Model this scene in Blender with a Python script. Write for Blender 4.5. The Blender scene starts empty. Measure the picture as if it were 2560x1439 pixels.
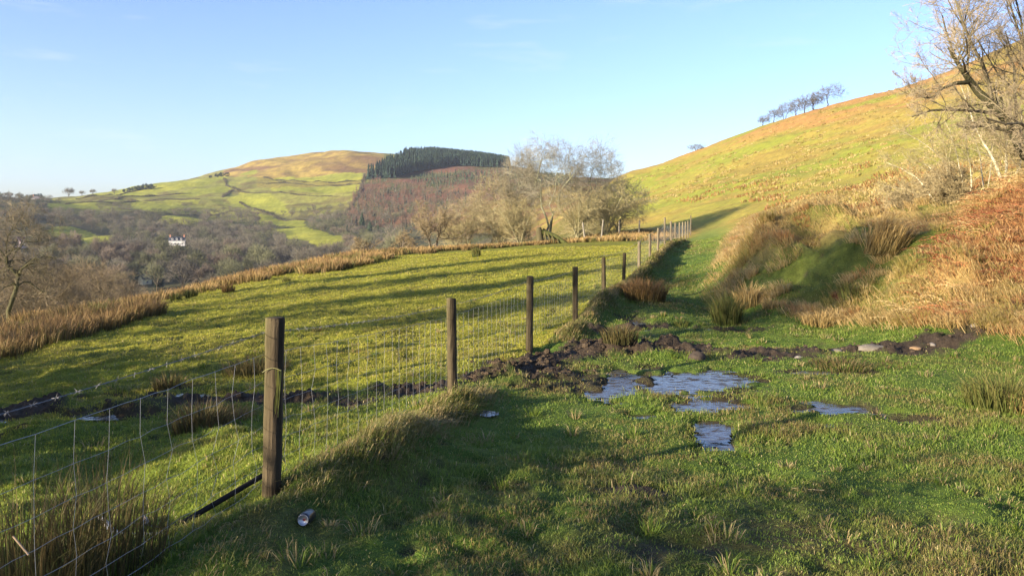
import bpy, math, random
import numpy as np
from mathutils import Vector

random.seed(7)
RNG = np.random.default_rng(7)
EYE = 1.62
FPX = 2000.0            # focal length in photo pixels
HOR = 560.0             # photo row of the eye level
SC = bpy.context.scene
COL = SC.collection
SUN_EL = math.radians(13.0)
SUN_AZ = np.array([-0.79, -0.616])      # horizontal direction towards the sun
SUN_AZ /= np.linalg.norm(SUN_AZ)

# ------------------------------------------------------------------ noise
def _hash(ix, iy, seed):
    h = (ix.astype(np.int64) * 374761393 + iy.astype(np.int64) * 668265263 + seed * 974711) & 0xFFFFFFFF
    h = ((h ^ (h >> 13)) * 1274126177) & 0xFFFFFFFF
    h = h ^ (h >> 16)
    return (h & 0xFFFFFF) / float(0xFFFFFF)

def vnoise(x, y, seed=0):
    x = np.asarray(x, float); y = np.asarray(y, float)
    ix = np.floor(x); iy = np.floor(y)
    fx = x - ix; fy = y - iy
    fx = fx * fx * fx * (fx * (fx * 6 - 15) + 10)
    fy = fy * fy * fy * (fy * (fy * 6 - 15) + 10)
    a = _hash(ix, iy, seed); b = _hash(ix + 1, iy, seed)
    c = _hash(ix, iy + 1, seed); d = _hash(ix + 1, iy + 1, seed)
    return (a + (b - a) * fx) * (1 - fy) + (c + (d - c) * fx) * fy - 0.5

def fbm(x, y, scale, seed=0, octv=3, gain=0.5):
    t = 0; amp = 1.0; f = 1.0 / scale
    x = np.asarray(x, float); y = np.asarray(y, float)
    for k in range(octv):
        c, s = math.cos(0.7 * k + 0.3), math.sin(0.7 * k + 0.3)
        t = t + amp * vnoise((x * c - y * s) * f, (x * s + y * c) * f, seed + 31 * k)
        amp *= gain; f *= 2.03
    return t

def sstep(a, b, x):
    t = np.clip((np.asarray(x, float) - a) / (b - a), 0, 1)
    return t * t * (3 - 2 * t)

def inpoly(px, py, poly):
    px = np.asarray(px); py = np.asarray(py)
    r = np.zeros(px.shape, bool)
    n = len(poly)
    for i in range(n):
        x0, y0 = poly[i]; x1, y1 = poly[(i + 1) % n]
        if y0 == y1: continue
        c = ((y0 > py) != (y1 > py)) & (px < (x1 - x0) * (py - y0) / (y1 - y0) + x0)
        r ^= c
    return r

# ------------------------------------------------------------------ terrain
# near ground, metres: x to the right, y away, z relative to eye level
NEAR = [
 (-1.8,2,-1.60),(0,2,-1.62),(2,2,-1.60),
 (-1.5,3.7,-1.60),(0,3.7,-1.66),(2.4,3.7,-1.66),
 (-1.28,5,-1.66),(0.5,5,-1.74),(3,5,-1.72),
 (-0.95,7,-1.78),(1,7,-1.90),(4,7,-1.88),(6,7,-1.72),
 (-0.58,9,-1.90),(1.5,9,-1.95),(4.5,9,-1.93),(7.2,9,-1.75),
 (0,11,-1.97),(2,11,-1.95),(6,11,-1.92),
 (.35,13,-2.03),(3,13,-2.00),(6,13,-1.9),
 (1.26,16,-2.07),(3.5,16,-1.97),(5.2,16,-1.92),
 (2.25,19.6,-1.95),(4,20,-1.9),(3.26,23.2,-1.95),(4.8,23,-1.82),(4.26,26.8,-1.74),(6,27,-1.62),
 (5.2,30.4,-1.6),(6.8,30.4,-1.45),(6.2,34,-1.40),(7.8,34,-1.2),(7.26,38,-1.33),(9.2,38,-1.05),
 (9.4,46,-1.2),(11.6,46,-.85),(11.8,56,-1.12),(14.4,56,-.6),(14.75,66,-.95),(17,66,-.3),
 (-4,2.7,-1.75),(-3,4.6,-1.78),(-3,6,-1.9),(-6,6,-2.2),
 (-2.5,9,-2.0),(-5.7,9,-2.15),(-9,9,-2.6),(-3,12,-2.15),(-7.5,12,-2.45),
 (-9.6,15,-2.7),(-4,15,-2.25),(-3,20,-2.3),(-8,20,-2.55),(-10.9,24,-2.66),(0,25,-2.1),(-5,25,-2.28),
 (-19.2,30,-3.9),(-14,30,-3.1),(-1.6,35,-1.9),(-7.6,38,-2.3),(-15.3,45,-3.2),(-10.9,52,-2.25),(1.65,55,-1.45),(8.8,55,-1.15),
]
def P(px, row, D):
    return ((px - 1280) / FPX * D, D, (HOR - row) / FPX * D)
PIX = [
 # mound right of the track
 (2100,556,21),(1930,592,21.5),(2020,566,21.5),(2240,566,20),(2340,592,18.5),(1860,640,22),
 (1800,748,20.5),(1900,770,17.5),(2050,800,15.8),(2200,797,14.8),(2300,790,14.2),(2050,700,18.3),(2200,690,17),
 # bracken bank
 (2560,528,17),(2460,592,16.5),(2390,640,16),(2330,815,13.5),(2560,830,12.5),(2560,710,14.3),(2440,715,14.6),(2760,512,17),(2760,860,11.5),
]
FAR = {   # photo column: (distance, z) or (distance, 'row')
 -300: [(30,-5.0),(60,-14),(120,-24),(300,-34),(450,-30),(600,-8),(750,14),(900,30),(1300,34),(2600,40)],
 0:    [(50,-10),(70,-16),(120,-22),(300,-34),(450,-32),(600,(626,)),(720,(560,)),(860,(502,)),(1200,(504,)),(2600,(520,))],
 200:  [(60,-10),(120,-21),(300,-34),(450,(705,)),(600,(634,)),(800,(562,)),(1000,(508,)),(1150,(493,)),(1600,(500,)),(2600,(520,))],
 400:  [(70,-9.5),(120,-20),(300,-34),(450,(708,)),(600,(642,)),(750,(592,)),(950,(532,)),(1150,(492,)),(1350,(462,)),(1800,(472,)),(2600,(500,))],
 640:  [(75,-8),(120,-17),(300,-32),(450,(702,)),(600,(647,)),(750,(602,)),(950,(540,)),(1150,(490,)),(1350,(448,)),(1600,(410,)),(2000,(420,)),(2600,(450,))],
 860:  [(80,-6.5),(140,-15),(300,-28),(450,(690,)),(600,(640,)),(750,(590,)),(950,(530,)),(1150,(470,)),(1350,(424,)),(1550,(384,)),(2000,(396,)),(2600,(430,))],
 1060: [(75,-3.2),(100,-6),(160,-13),(300,-24),(450,(660,)),(600,(620,)),(800,(560,)),(1000,(500,)),(1200,(445,)),(1400,(402,)),(1600,(392,)),(2000,(410,)),(2600,(440,))],
 1280: [(72,-2.2),(100,-3.5),(200,-8),(400,(598,)),(600,(560,)),(800,(520,)),(1000,(480,)),(1200,(442,)),(1400,(415,)),(1900,(432,)),(2600,(460,))],
 1420: [(70,-1.6),(100,-1.4),(180,-1),(300,(558,)),(500,(528,)),(700,(495,)),(900,(462,)),(1050,(448,)),(1500,(462,)),(2600,(480,))],
 1540: [(70,-1.0),(110,0.0),(160,(520,)),(220,(470,)),(260,(444,)),(400,(452,)),(900,(465,)),(1500,(470,)),(2600,(480,))],
 1640: [(75,-.4),(100,(542,)),(150,(495,)),(210,(445,)),(270,(413,)),(420,(430,)),(900,(450,)),(2600,(480,))],
 1800: [(62,(571,)),(78,(530,)),(110,(480,)),(160,(425,)),(220,(374,)),(270,(353,)),(420,(385,)),(900,(440,)),(2600,(480,))],
 2000: [(28,-.55),(40,(546,)),(60,(512,)),(90,(460,)),(130,(400,)),(190,(320,)),(225,(288,)),(350,(330,)),(900,(430,)),(2600,(480,))],
 2200: [(26,-.3),(32,(546,)),(45,(512,)),(70,(450,)),(110,(370,)),(170,(280,)),(230,(234,)),(350,(290,)),(900,(420,)),(2600,(480,))],
 2400: [(25,(512,)),(40,(468,)),(70,(390,)),(120,(290,)),(180,(205,)),(230,(168,)),(350,(220,)),(900,(400,)),(2600,(480,))],
 2560: [(28,(470,)),(50,(400,)),(80,(330,)),(130,(230,)),(190,(142,)),(240,(100,)),(350,(160,)),(900,(390,)),(2600,(480,))],
 2880: [(28,(430,)),(50,(350,)),(100,(250,)),(200,(90,)),(260,(45,)),(350,(100,)),(900,(380,)),(2600,(480,))],
}
_pts = [list(p) for p in NEAR] + [P(*p) for p in PIX]
for cpx, kn in FAR.items():
    for D, v in kn:
        if isinstance(v, tuple): _pts.append(P(cpx, v[0], D))
        else: _pts.append(((cpx - 1280) / FPX * D, D, v))
_pts = np.array(_pts, float)
UMAX = 0.8
def _uv(x, y):
    ye = np.maximum(y, 3.0)
    return np.clip(x / ye, -UMAX, UMAX) * 2.6, np.log(ye + 3.0)
KB = 8.0
_cu, _cv = _uv(_pts[:, 0], _pts[:, 1])
_cg = _pts[:, 2] / (np.maximum(_pts[:, 1], 3) + KB)
def _phi(r2): return np.sqrt(r2 + 0.012)
_n = len(_pts)
_A = np.zeros((_n + 3, _n + 3))
_A[:_n, :_n] = _phi((_cu[:, None] - _cu) ** 2 + (_cv[:, None] - _cv) ** 2) + np.eye(_n) * -0.002
_A[:_n, _n] = 1; _A[:_n, _n + 1] = _cu; _A[:_n, _n + 2] = _cv
_A[_n:, :_n] = _A[:_n, _n:].T
_w = np.linalg.solve(_A, np.concatenate([_cg, [0, 0, 0]]))
NU, NV = 330, 420
GU = np.linspace(-UMAX * 2.6, UMAX * 2.6, NU)
GV = np.linspace(math.log(6.0), math.log(2800.0), NV)
_gu, _gv = np.meshgrid(GU, GV, indexing='ij')
_G = np.zeros(_gu.shape)
for i in range(_n):
    _G += _w[i] * _phi((_gu - _cu[i]) ** 2 + (_gv - _cv[i]) ** 2)
_G += _w[_n] + _w[_n + 1] * _gu + _w[_n + 2] * _gv

def base_h(x, y):
    u, v = _uv(x, y)
    fu = np.clip((u - GU[0]) / (GU[1] - GU[0]), 0, NU - 1.001)
    fv = np.clip((v - GV[0]) / (GV[1] - GV[0]), 0, NV - 1.001)
    iu = fu.astype(int); iv = fv.astype(int); a = fu - iu; b = fv - iv
    g = (_G[iu, iv] * (1 - a) + _G[iu + 1, iv] * a) * (1 - b) + (_G[iu, iv + 1] * (1 - a) + _G[iu + 1, iv + 1] * a) * b
    return g * (np.maximum(y, 3.0) + KB) + EYE

# fence line: photo column, distance, row of the post top
POSTS = [(-2.80,-3.2,None),(-2.06,0.7,None)] + [((px - 1280) / FPX * D, D, (HOR - row) / FPX * D + EYE) for px, D, row in [
 (688,4.6,793),(1128,8.6,745),(1325,12.2,690),(1438,15.8,667),(1509,19.6,643),(1561,23.2,632),(1598,26.8,603),
 (1625,30.4,584),(1646,34,570),(1662,38,543),(1677,42,553),(1688,46,557),(1699,50,556),(1707,54,555),(1714,58,554),(1720,62,552),(1727,66,538)]]
_FY = np.array([p[1] for p in POSTS]); _FX = np.array([p[0] for p in POSTS])
def fence_x(y):
    y = np.asarray(y, float)
    r = np.interp(y, _FY, _FX)
    return np.where(y > 66, _FX[-1] + (y - 66) * 0.27, np.where(y < -3.2, _FX[0] + (y + 3.2) * 0.19, r))
# foot of the bank on the right of the track
_BY = np.array([-5,8,10,12.3,13.8,15.8,18.5,21,25,30,38,48,60,75]); _BX = np.array([9,9,8.6,7.9,6.95,6.0,5.5,5.35,6.7,8.1,10.4,13.6,17.4,23])
def bank_x(y): return np.interp(y, _BY, _BX)
# trench of churned mud, a polyline across field and track
_MX = np.array([-14,-9,-5.6,-3,-1.6,-0.55,0.4,1.1,2.2,3.4,5,6.5,8.3,10]); _MY = np.array([9.1,8.9,9.0,9.1,9.0,9.6,11.1,12.3,12.4,11.9,12.3,12.5,13.1,13.3])
def mud_line(x): return np.interp(x, _MX, _MY)

def ell(x, y, cx, cy, rx, ry, a=0):
    c, s = math.cos(a), math.sin(a)
    dx = x - cx; dy = y - cy
    return np.sqrt(((dx * c + dy * s) / rx) ** 2 + ((-dx * s + dy * c) / ry) ** 2)
# puddles: centre x, y, radii, tilt  (world metres)
PUD = [(1.75,9.85,1.05,.72,.0),(2.35,10.2,.55,.32,.1),(1.15,9.2,.40,.34,.3),(0.75,10.9,.45,.10,.5),(2.05,8.6,.42,.26,.25),(1.88,7.4,.15,.46,-.22),(1.35,8.1,.16,.08,0),
       (3.4,8.4,.42,.27,-.3),(2.95,7.75,.24,.10,-.2),(3.9,7.9,.28,.12,-.3),(2.95,9.9,.25,.08,0),(4.2,10.5,.6,.10,-.04),(1.9,15.1,.55,.35,.1),(2.5,15.9,.22,.9,0),(3.6,15.3,.8,.35,0),(-0.35,7.8,.16,.10,.2)]
PUDF = [(-4.15,9.7,.34,.18,.2),(-5.0,8.6,.5,.14,.3),(-5.1,7.55,.46,.12,.35),(-3.0,8.55,.2,.09,0),(-2.1,9.7,.2,.12,0),(-4.0,8.5,.36,.10,.2),(-0.85,10.2,.3,.10,0),(-4.9,10.3,.8,.13,.1)]
WZ = EYE - 1.955

def hoof(x, y):
    """small trodden pits, one chance per half metre cell"""
    s = .34
    ix = np.floor(x / s); iy = np.floor(y / s)
    d = np.full(np.shape(x), 9.0)
    for ox in (-1, 0, 1):
        for oy in (-1, 0, 1):
            jx, jy = ix + ox, iy + oy
            cx = (jx + _hash(jx, jy, 501)) * s; cy = (jy + _hash(jx, jy, 502)) * s
            on_ = _hash(jx, jy, 503) < .33
            d = np.where(on_, np.minimum(d, np.hypot(x - cx, (y - cy) * .8)), d)
    return 1 - sstep(.03, .075, d)

def mud_amt(x, y):
    """0..1 churned mud"""
    x = np.asarray(x, float); y = np.asarray(y, float)
    wob = fbm(x, y, 1.1, 5, 3) * 0.9
    d = np.abs(y - mud_line(x) + wob * .8)
    wid = np.interp(x, [-9, -3, 0, 1.6, 3, 6, 9], [.55, .5, .5, .95, .6, .5, .45])
    m = (1 - sstep(wid * .45, wid * 1.35, d + fbm(x, y, .5, 9, 3) * .55)) * np.clip(.95 + fbm(x, y, 1.4, 10, 3) * 1.4, .05, 1)
    m = np.maximum(m, (1 - sstep(.5, 1.1, ell(x, y, .35, 10.7, .75, .75) + fbm(x, y, .4, 12) * .8)))
    m = np.maximum(m, .8 * (1 - sstep(.6, 1.1, ell(x, y, 2.1, 15.1, 1.0, .7) + fbm(x, y, .5, 13))))
    m = np.maximum(m, .8 * (1 - sstep(.5, 1.1, ell(x, y, 0.9, 5.35, .35, .2) + fbm(x, y, .25, 14))))
    m = np.maximum(m, .7 * (1 - sstep(.5, 1.1, ell(x, y, .8, 4.2, .3, .2) + fbm(x, y, .25, 15))))
    return np.where((y < 18) & (x > -13) & (x < 9.5), m, 0)

def pud_amt(x, y):
    d = np.full(np.shape(x), 9.0)
    for p in PUD + PUDF: d = np.minimum(d, ell(x, y, *p))
    return d

def height(x, y, fine=True):
    x = np.asarray(x, float); y = np.asarray(y, float)
    z = base_h(x, y)
    fx = fence_x(y); side = x - fx
    near = 1 - sstep(25, 70, y)
    bank = sstep(0, 1.5, x - bank_x(y)) * (y < 75)
    # grassy ridge under the fence
    gap = 1 - sstep(8.9, 9.4, y) * (1 - sstep(13.2, 14.2, y))
    rid = np.exp(-((side - .22) / .3) ** 2) * (.17 + .14 * fbm(x, y, 1.0, 40, 2)) * sstep(2.5, 5, y) * (1 - sstep(45, 60, y)) * gap
    rid = rid + np.exp(-((side - .25) / .3) ** 2) * .2 * sstep(14, 18, y) * (1 - sstep(40, 50, y))
    rid = rid + .3 * np.exp(-ell(x, y, -.62, 8.35, .38, .5) ** 2) 
    z = z + np.maximum(rid, 0)
    if not fine: return z
    # flat wet ground round the puddles
    wet = (1 - sstep(1.0, 1.9, ell(x, y, 2.5, 9.2, 3.0, 2.3)))
    z = z * (1 - .75 * wet) + (WZ + .045) * .75 * wet
    pd = pud_amt(x, y) + fbm(x, y, .45, 61, 3) * 1.25 + fbm(x * .6, y * 1.6, .14, 64, 2) * 1.25
    dip = (1 - sstep(.55, 1.45, pd))
    z = z - .085 * dip
    m = mud_amt(x, y)
    rough = np.abs(fbm(x, y, .24, 71, 4, .65)) * .12 + fbm(x, y, .6, 72, 2) * .08
    lip = (1 - sstep(.0, .8, np.abs(y - mud_line(x) - .25))) * .05
    z = z + m * (1 - .85 * dip) * (rough + lip - .02) * np.where(y < 6.5, .25, 1)
    hp = hoof(x, y) * (y < 20) * sstep(-.05, .25, fbm(x, y, 2.0, 505, 2) + .12)
    z = z - hp * .035 * (1 - dip)
    for cx, cy, r, hh in CLODS:
        e = ell(x, y, cx, cy, r, r * .8)
        z = z + hh * .62 * np.exp(-e ** 2) * np.clip(1 + fbm(x, y, .16, 77, 3) * 1.6, .1, 1.7)
    # turf lumps
    fld = (side < 0)
    lump = fbm(x, y, .55, 81, 3) * .075 + fbm(x, y, 2.2, 82, 2) * .07
    lump2 = np.maximum(fbm(x, y, .8, 83, 2), 0) * .12
    z = z + near * (1 - wet * .8) * np.where(fld, lump + lump2 * .7, lump * .6)
    z = z + near * (1 - wet * .7) * (fbm(x, y, .17, 88, 3) * .045 + np.maximum(fbm(x, y, .42, 89, 2), 0) * .06)
    z = z + bank * (fbm(x, y, 1.7, 85, 3) * .62 + fbm(x, y, .6, 86, 3) * .26) * (1 - sstep(40, 80, y))
    # hillside and far slopes
    far = sstep(45, 110, y)
    z = z + far * (fbm(x, y, 3.0, 91, 3) * .35 + fbm(x, y, 14, 92, 2) * .7) * (1 - sstep(350, 500, y) * .3)
    z = z + sstep(300, 600, y) * fbm(x, y, 90, 93, 3) * 9
    return z
CLODS = [(-.1,10.35,.22,.2),(.12,9.7,.2,.14),(.35,10.2,.3,.1),(-.45,10.9,.22,.12),(.3,8.9,.2,.08),(-1.6,9.3,.16,.1),(-2.3,9.1,.16,.1),(-1.05,9.9,.2,.13),(-5.3,9.3,.3,.12),(-4.4,9.0,.25,.1),
         (.9,12.6,.35,.16),(1.35,12.2,.35,.16),(1.9,12.2,.45,.18),(2.6,12.5,.3,.14),(2.2,11.7,.4,.1),(3.1,11.7,.25,.1),(-.5,7.95,.16,.13),(-.75,7.1,.13,.12),(-2.9,12.6,.6,.12)]

def proj(x, y, z):
    ye = np.maximum(y, .01)
    return 1280 + FPX * x / ye, HOR - FPX * (z - EYE) / ye

_RY = np.exp(np.linspace(math.log(2.2), math.log(2200), 1600))
def hit(px, row, dmin=2.2):
    """first ground point on the sight line of a photo position"""
    xs = (px - 1280) / FPX * _RY
    zs = (HOR - row) / FPX * _RY + EYE
    g = height(xs, _RY, False)
    ok = np.where((zs <= g) & (_RY >= dmin))[0]
    k = ok[0] if len(ok) else -1
    return float(xs[k]), float(_RY[k]), float(height(xs[k:k+1] if k >= 0 else xs[-1:], _RY[k:k+1] if k >= 0 else _RY[-1:])[0])
def gz(x, y): return float(height(np.array([x]), np.array([y]))[0])
def on(px, D):
    x = (px - 1280) / FPX * D
    return x, D, gz(x, D)

# ------------------------------------------------------------------ object helpers
def link(o, parent=None):
    COL.objects.link(o)
    if parent is not None: o.parent = parent
    return o
def tag(o, label=None, cat=None, group=None, kind=None):
    if label: o['label'] = label
    if cat: o['category'] = cat
    if group: o['group'] = group
    if kind: o['kind'] = kind
    return o
def root(name, loc, label, cat, group=None, rz=0.0):
    o = bpy.data.objects.new(name, None)
    o.empty_display_size = .2
    o.location = loc; o.rotation_euler = (0, 0, rz)
    link(o)
    return tag(o, label, cat, group)

def mesh_np(name, V, F, mat=None, cols=None, smooth=False, parent=None, lnk=True):
    """V (n,3); F list of int arrays (m,k); cols (n,3) base colour"""
    V = np.ascontiguousarray(V, dtype=np.float32).reshape(-1, 3)
    if not isinstance(F, (list, tuple)): F = [F]
    F = [np.asarray(f, dtype=np.int32) for f in F if len(f)]
    li = np.concatenate([f.ravel() for f in F])
    tot = np.concatenate([np.full(len(f), f.shape[1], np.int32) for f in F])
    st = np.concatenate([[0], np.cumsum(tot)[:-1]]).astype(np.int32)
    me = bpy.data.meshes.new(name)
    me.vertices.add(len(V)); me.loops.add(len(li)); me.polygons.add(len(tot))
    me.vertices.foreach_set('co', V.ravel())
    me.loops.foreach_set('vertex_index', li)
    me.polygons.foreach_set('loop_start', st)
    me.polygons.foreach_set('loop_total', tot)
    me.polygons.foreach_set('use_smooth', np.full(len(tot), smooth, bool))
    if cols is not None:
        a = me.attributes.new('Col', 'FLOAT_COLOR', 'POINT')
        c = np.ones((len(V), 4), np.float32); c[:, :3] = cols
        a.data.foreach_set('color', c.ravel())
    if mat is not None: me.materials.append(mat)
    me.update(calc_edges=True)
    o = bpy.data.objects.new(name, me)
    if lnk: link(o, parent)
    return o

class Acc:
    """gathers raw geometry for one mesh"""
    def __init__(s): s.V = []; s.F3 = []; s.F4 = []; s.C = []; s.n = 0
    def add(s, V, F, C=None):
        V = np.asarray(V, float).reshape(-1, 3)
        F = np.asarray(F, int)
        if len(F):
            (s.F3 if F.shape[1] == 3 else s.F4).append(F + s.n)
        s.V.append(V)
        if C is None: C = (.5, .5, .5)
        s.C.append(np.broadcast_to(np.asarray(C, float), V.shape))
        s.n += len(V)
    def addf(s, V, Fs, C=None):
        s.add(V, Fs[0], C)
        b = s.n - len(np.asarray(V).reshape(-1, 3))
        for F in Fs[1:]:
            F = np.asarray(F, int); (s.F3 if F.shape[1] == 3 else s.F4).append(F + b)
    def build(s, name, mat, parent=None, smooth=False, lnk=True, org=None):
        F = []
        if s.F3: F.append(np.concatenate(s.F3))
        if s.F4: F.append(np.concatenate(s.F4))
        V = np.concatenate(s.V)
        if org is not None: V = V - np.asarray(org, float)
        return mesh_np(name, V, F, mat, np.concatenate(s.C), smooth, parent, lnk)

def tubes(acc, L, R, k=4, col=(.1, .08, .06), cap=False, phase=0.3):
    """L (N,P,3) polylines, R (N,P) radii -> k sided tubes"""
    L = np.asarray(L, float); R = np.asarray(R, float)
    if L.ndim == 2: L = L[None]; R = R[None]
    N, Pn, _ = L.shape
    T = np.gradient(L, axis=1)
    T /= np.linalg.norm(T, axis=2, keepdims=True) + 1e-9
    ref = np.where(np.abs(T[..., 2:3]) > .9, np.array([1., 0, 0]), np.array([0, 0, 1.]))
    A = np.cross(T, ref); A /= np.linalg.norm(A, axis=2, keepdims=True) + 1e-9
    B = np.cross(T, A)
    th = np.arange(k) * 2 * math.pi / k + phase
    V = L[:, :, None] + R[:, :, None, None] * (A[:, :, None] * np.cos(th)[None, None, :, None] + B[:, :, None] * np.sin(th)[None, None, :, None])
    idx = np.arange(N * Pn * k).reshape(N, Pn, k)
    a = idx[:, :-1]; b = idx[:, 1:]
    F = np.stack([a, np.roll(a, -1, 2), np.roll(b, -1, 2), b], -1).reshape(-1, 4)
    C = np.asarray(col, float)
    if C.ndim == 2: C = np.repeat(C, Pn * k, 0)
    acc.add(V.reshape(-1, 3), F, C)
    if cap:
        for e in (0, Pn - 1):
            ring = idx[:, e] + (acc.n - V.size // 3)
            c = L[:, e]
            n0 = acc.n
            acc.V.append(c); acc.C.append(np.broadcast_to(C[:1] if C.ndim == 2 else C, c.shape)); acc.n += N
            ci = (n0 + np.arange(N))[:, None].repeat(k, 1)
            acc.F3.append(np.stack([ring, np.roll(ring, -1, 1), ci], -1).reshape(-1, 3))

def box(acc, c, s, rz=0.0, col=(.5, .5, .5)):
    x, y, z = [v / 2 for v in s]
    V = np.array([(-x,-y,-z),(x,-y,-z),(x,y,-z),(-x,y,-z),(-x,-y,z),(x,-y,z),(x,y,z),(-x,y,z)])
    ca, sa = math.cos(rz), math.sin(rz)
    V = np.stack([V[:, 0] * ca - V[:, 1] * sa, V[:, 0] * sa + V[:, 1] * ca, V[:, 2]], 1) + np.asarray(c)
    acc.add(V, [(0,3,2,1),(4,5,6,7),(0,1,5,4),(1,2,6,5),(2,3,7,6),(3,0,4,7)], col)

# ------------------------------------------------------------------ materials
def mat_new(name):
    m = bpy.data.materials.new(name); m.use_nodes = True
    nt = m.node_tree; nt.nodes.clear()
    out = nt.nodes.new('ShaderNodeOutputMaterial')
    return m, nt, out
def node(nt, t, **kw):
    n = nt.nodes.new(t)
    for k, v in kw.items():
        if k in n.inputs: n.inputs[k].default_value = v
        else: setattr(n, k, v)
    return n
def col_mat(name, rough=.8, spec=.2, transl=0.0, noise=0.0, nscale=8.0, bump=0.0, bscale=20.0, stretch=(1,1,1)):
    """surface whose base colour is the painted attribute varied by noise"""
    m, nt, out = mat_new(name)
    at = node(nt, 'ShaderNodeAttribute', attribute_name='Col')
    b = node(nt, 'ShaderNodeBsdfPrincipled')
    b.inputs['Roughness'].default_value = rough
    b.inputs['Specular IOR Level'].default_value = spec
    csock = at.outputs['Color']
    tc = node(nt, 'ShaderNodeTexCoord')
    mp = node(nt, 'ShaderNodeMapping'); mp.inputs['Scale'].default_value = stretch
    nt.links.new(tc.outputs['Object'], mp.inputs['Vector'])
    if noise > 0:
        nz = node(nt, 'ShaderNodeTexNoise', Scale=nscale, Detail=6.0, Roughness=.65)
        nt.links.new(mp.outputs['Vector'], nz.inputs['Vector'])
        mr = node(nt, 'ShaderNodeMapRange'); mr.inputs['From Min'].default_value = .25; mr.inputs['From Max'].default_value = .75
        mr.inputs['To Min'].default_value = 1 - noise; mr.inputs['To Max'].default_value = 1 + noise
        nt.links.new(nz.outputs['Fac'], mr.inputs['Value'])
        mx = node(nt, 'ShaderNodeVectorMath', operation='SCALE')
        nt.links.new(csock, mx.inputs[0]); nt.links.new(mr.outputs['Result'], mx.inputs['Scale'])
        csock = mx.outputs['Vector']
    nt.links.new(csock, b.inputs['Base Color'])
    if bump > 0:
        nb = node(nt, 'ShaderNodeTexNoise', Scale=bscale, Detail=5.0, Roughness=.6)
        nt.links.new(mp.outputs['Vector'], nb.inputs['Vector'])
        bp = node(nt, 'ShaderNodeBump', Strength=1.0, Distance=bump)
        nt.links.new(nb.outputs['Fac'], bp.inputs['Height'])
        nt.links.new(bp.outputs['Normal'], b.inputs['Normal'])
    if transl > 0:
        tr = node(nt, 'ShaderNodeBsdfTranslucent')
        nt.links.new(csock, tr.inputs['Color'])
        ms = node(nt, 'ShaderNodeMixShader', Fac=transl)
        nt.links.new(b.outputs[0], ms.inputs[1]); nt.links.new(tr.outputs[0], ms.inputs[2])
        nt.links.new(ms.outputs[0], out.inputs['Surface'])
    else:
        nt.links.new(b.outputs[0], out.inputs['Surface'])
    return m
def plain_mat(name, col, rough=.6, spec=.3, metal=0.0):
    m, nt, out = mat_new(name)
    b = node(nt, 'ShaderNodeBsdfPrincipled')
    b.inputs['Base Color'].default_value = (*col, 1); b.inputs['Roughness'].default_value = rough
    b.inputs['Specular IOR Level'].default_value = spec; b.inputs['Metallic'].default_value = metal
    nz = node(nt, 'ShaderNodeTexNoise', Scale=30.0, Detail=4.0)
    mx = node(nt, 'ShaderNodeMapRange'); mx.inputs['To Min'].default_value = .7; mx.inputs['To Max'].default_value = 1.25
    vm = node(nt, 'ShaderNodeVectorMath', operation='SCALE'); vm.inputs[0].default_value = col
    nt.links.new(nz.outputs['Fac'], mx.inputs['Value']); nt.links.new(mx.outputs['Result'], vm.inputs['Scale'])
    nt.links.new(vm.outputs['Vector'], b.inputs['Base Color'])
    nt.links.new(b.outputs[0], out.inputs['Surface'])
    return m
M_GROUND = col_mat('turf_and_soil', .9, .12, 0, .5, 24.0, .03, 60.0)
M_FAR = col_mat('distant_land', .95, .05, 0, .25, .12, .6, .25)
M_GRASS = col_mat('grass_blades', .55, .25, .42)
M_RUSH = col_mat('rush_stems', .6, .2, .25)
M_BARK = col_mat('bark', .9, .1, 0, .45, 6.0, .02, 18.0, (1, 1, .35))
M_TWIG = col_mat('twigs', .8, .15)
M_WOOD = col_mat('weathered_timber', .9, .1, 0, .55, 14.0, .012, 30.0, (1, 1, .12))
M_WIRE = plain_mat('galvanised_wire', (.30, .30, .30), .55, .35, .2)
M_BARB = plain_mat('dull_barbed_wire', (.17, .165, .16), .6, .3, .2)
M_STONE = col_mat('stone', .85, .2, 0, .3, 12.0, .01, 30.0)
M_NEEDLE = col_mat('conifer_needles', .8, .1)
M_PAINT = col_mat('house_surfaces', .7, .2, 0, .1, 2.0)
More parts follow.
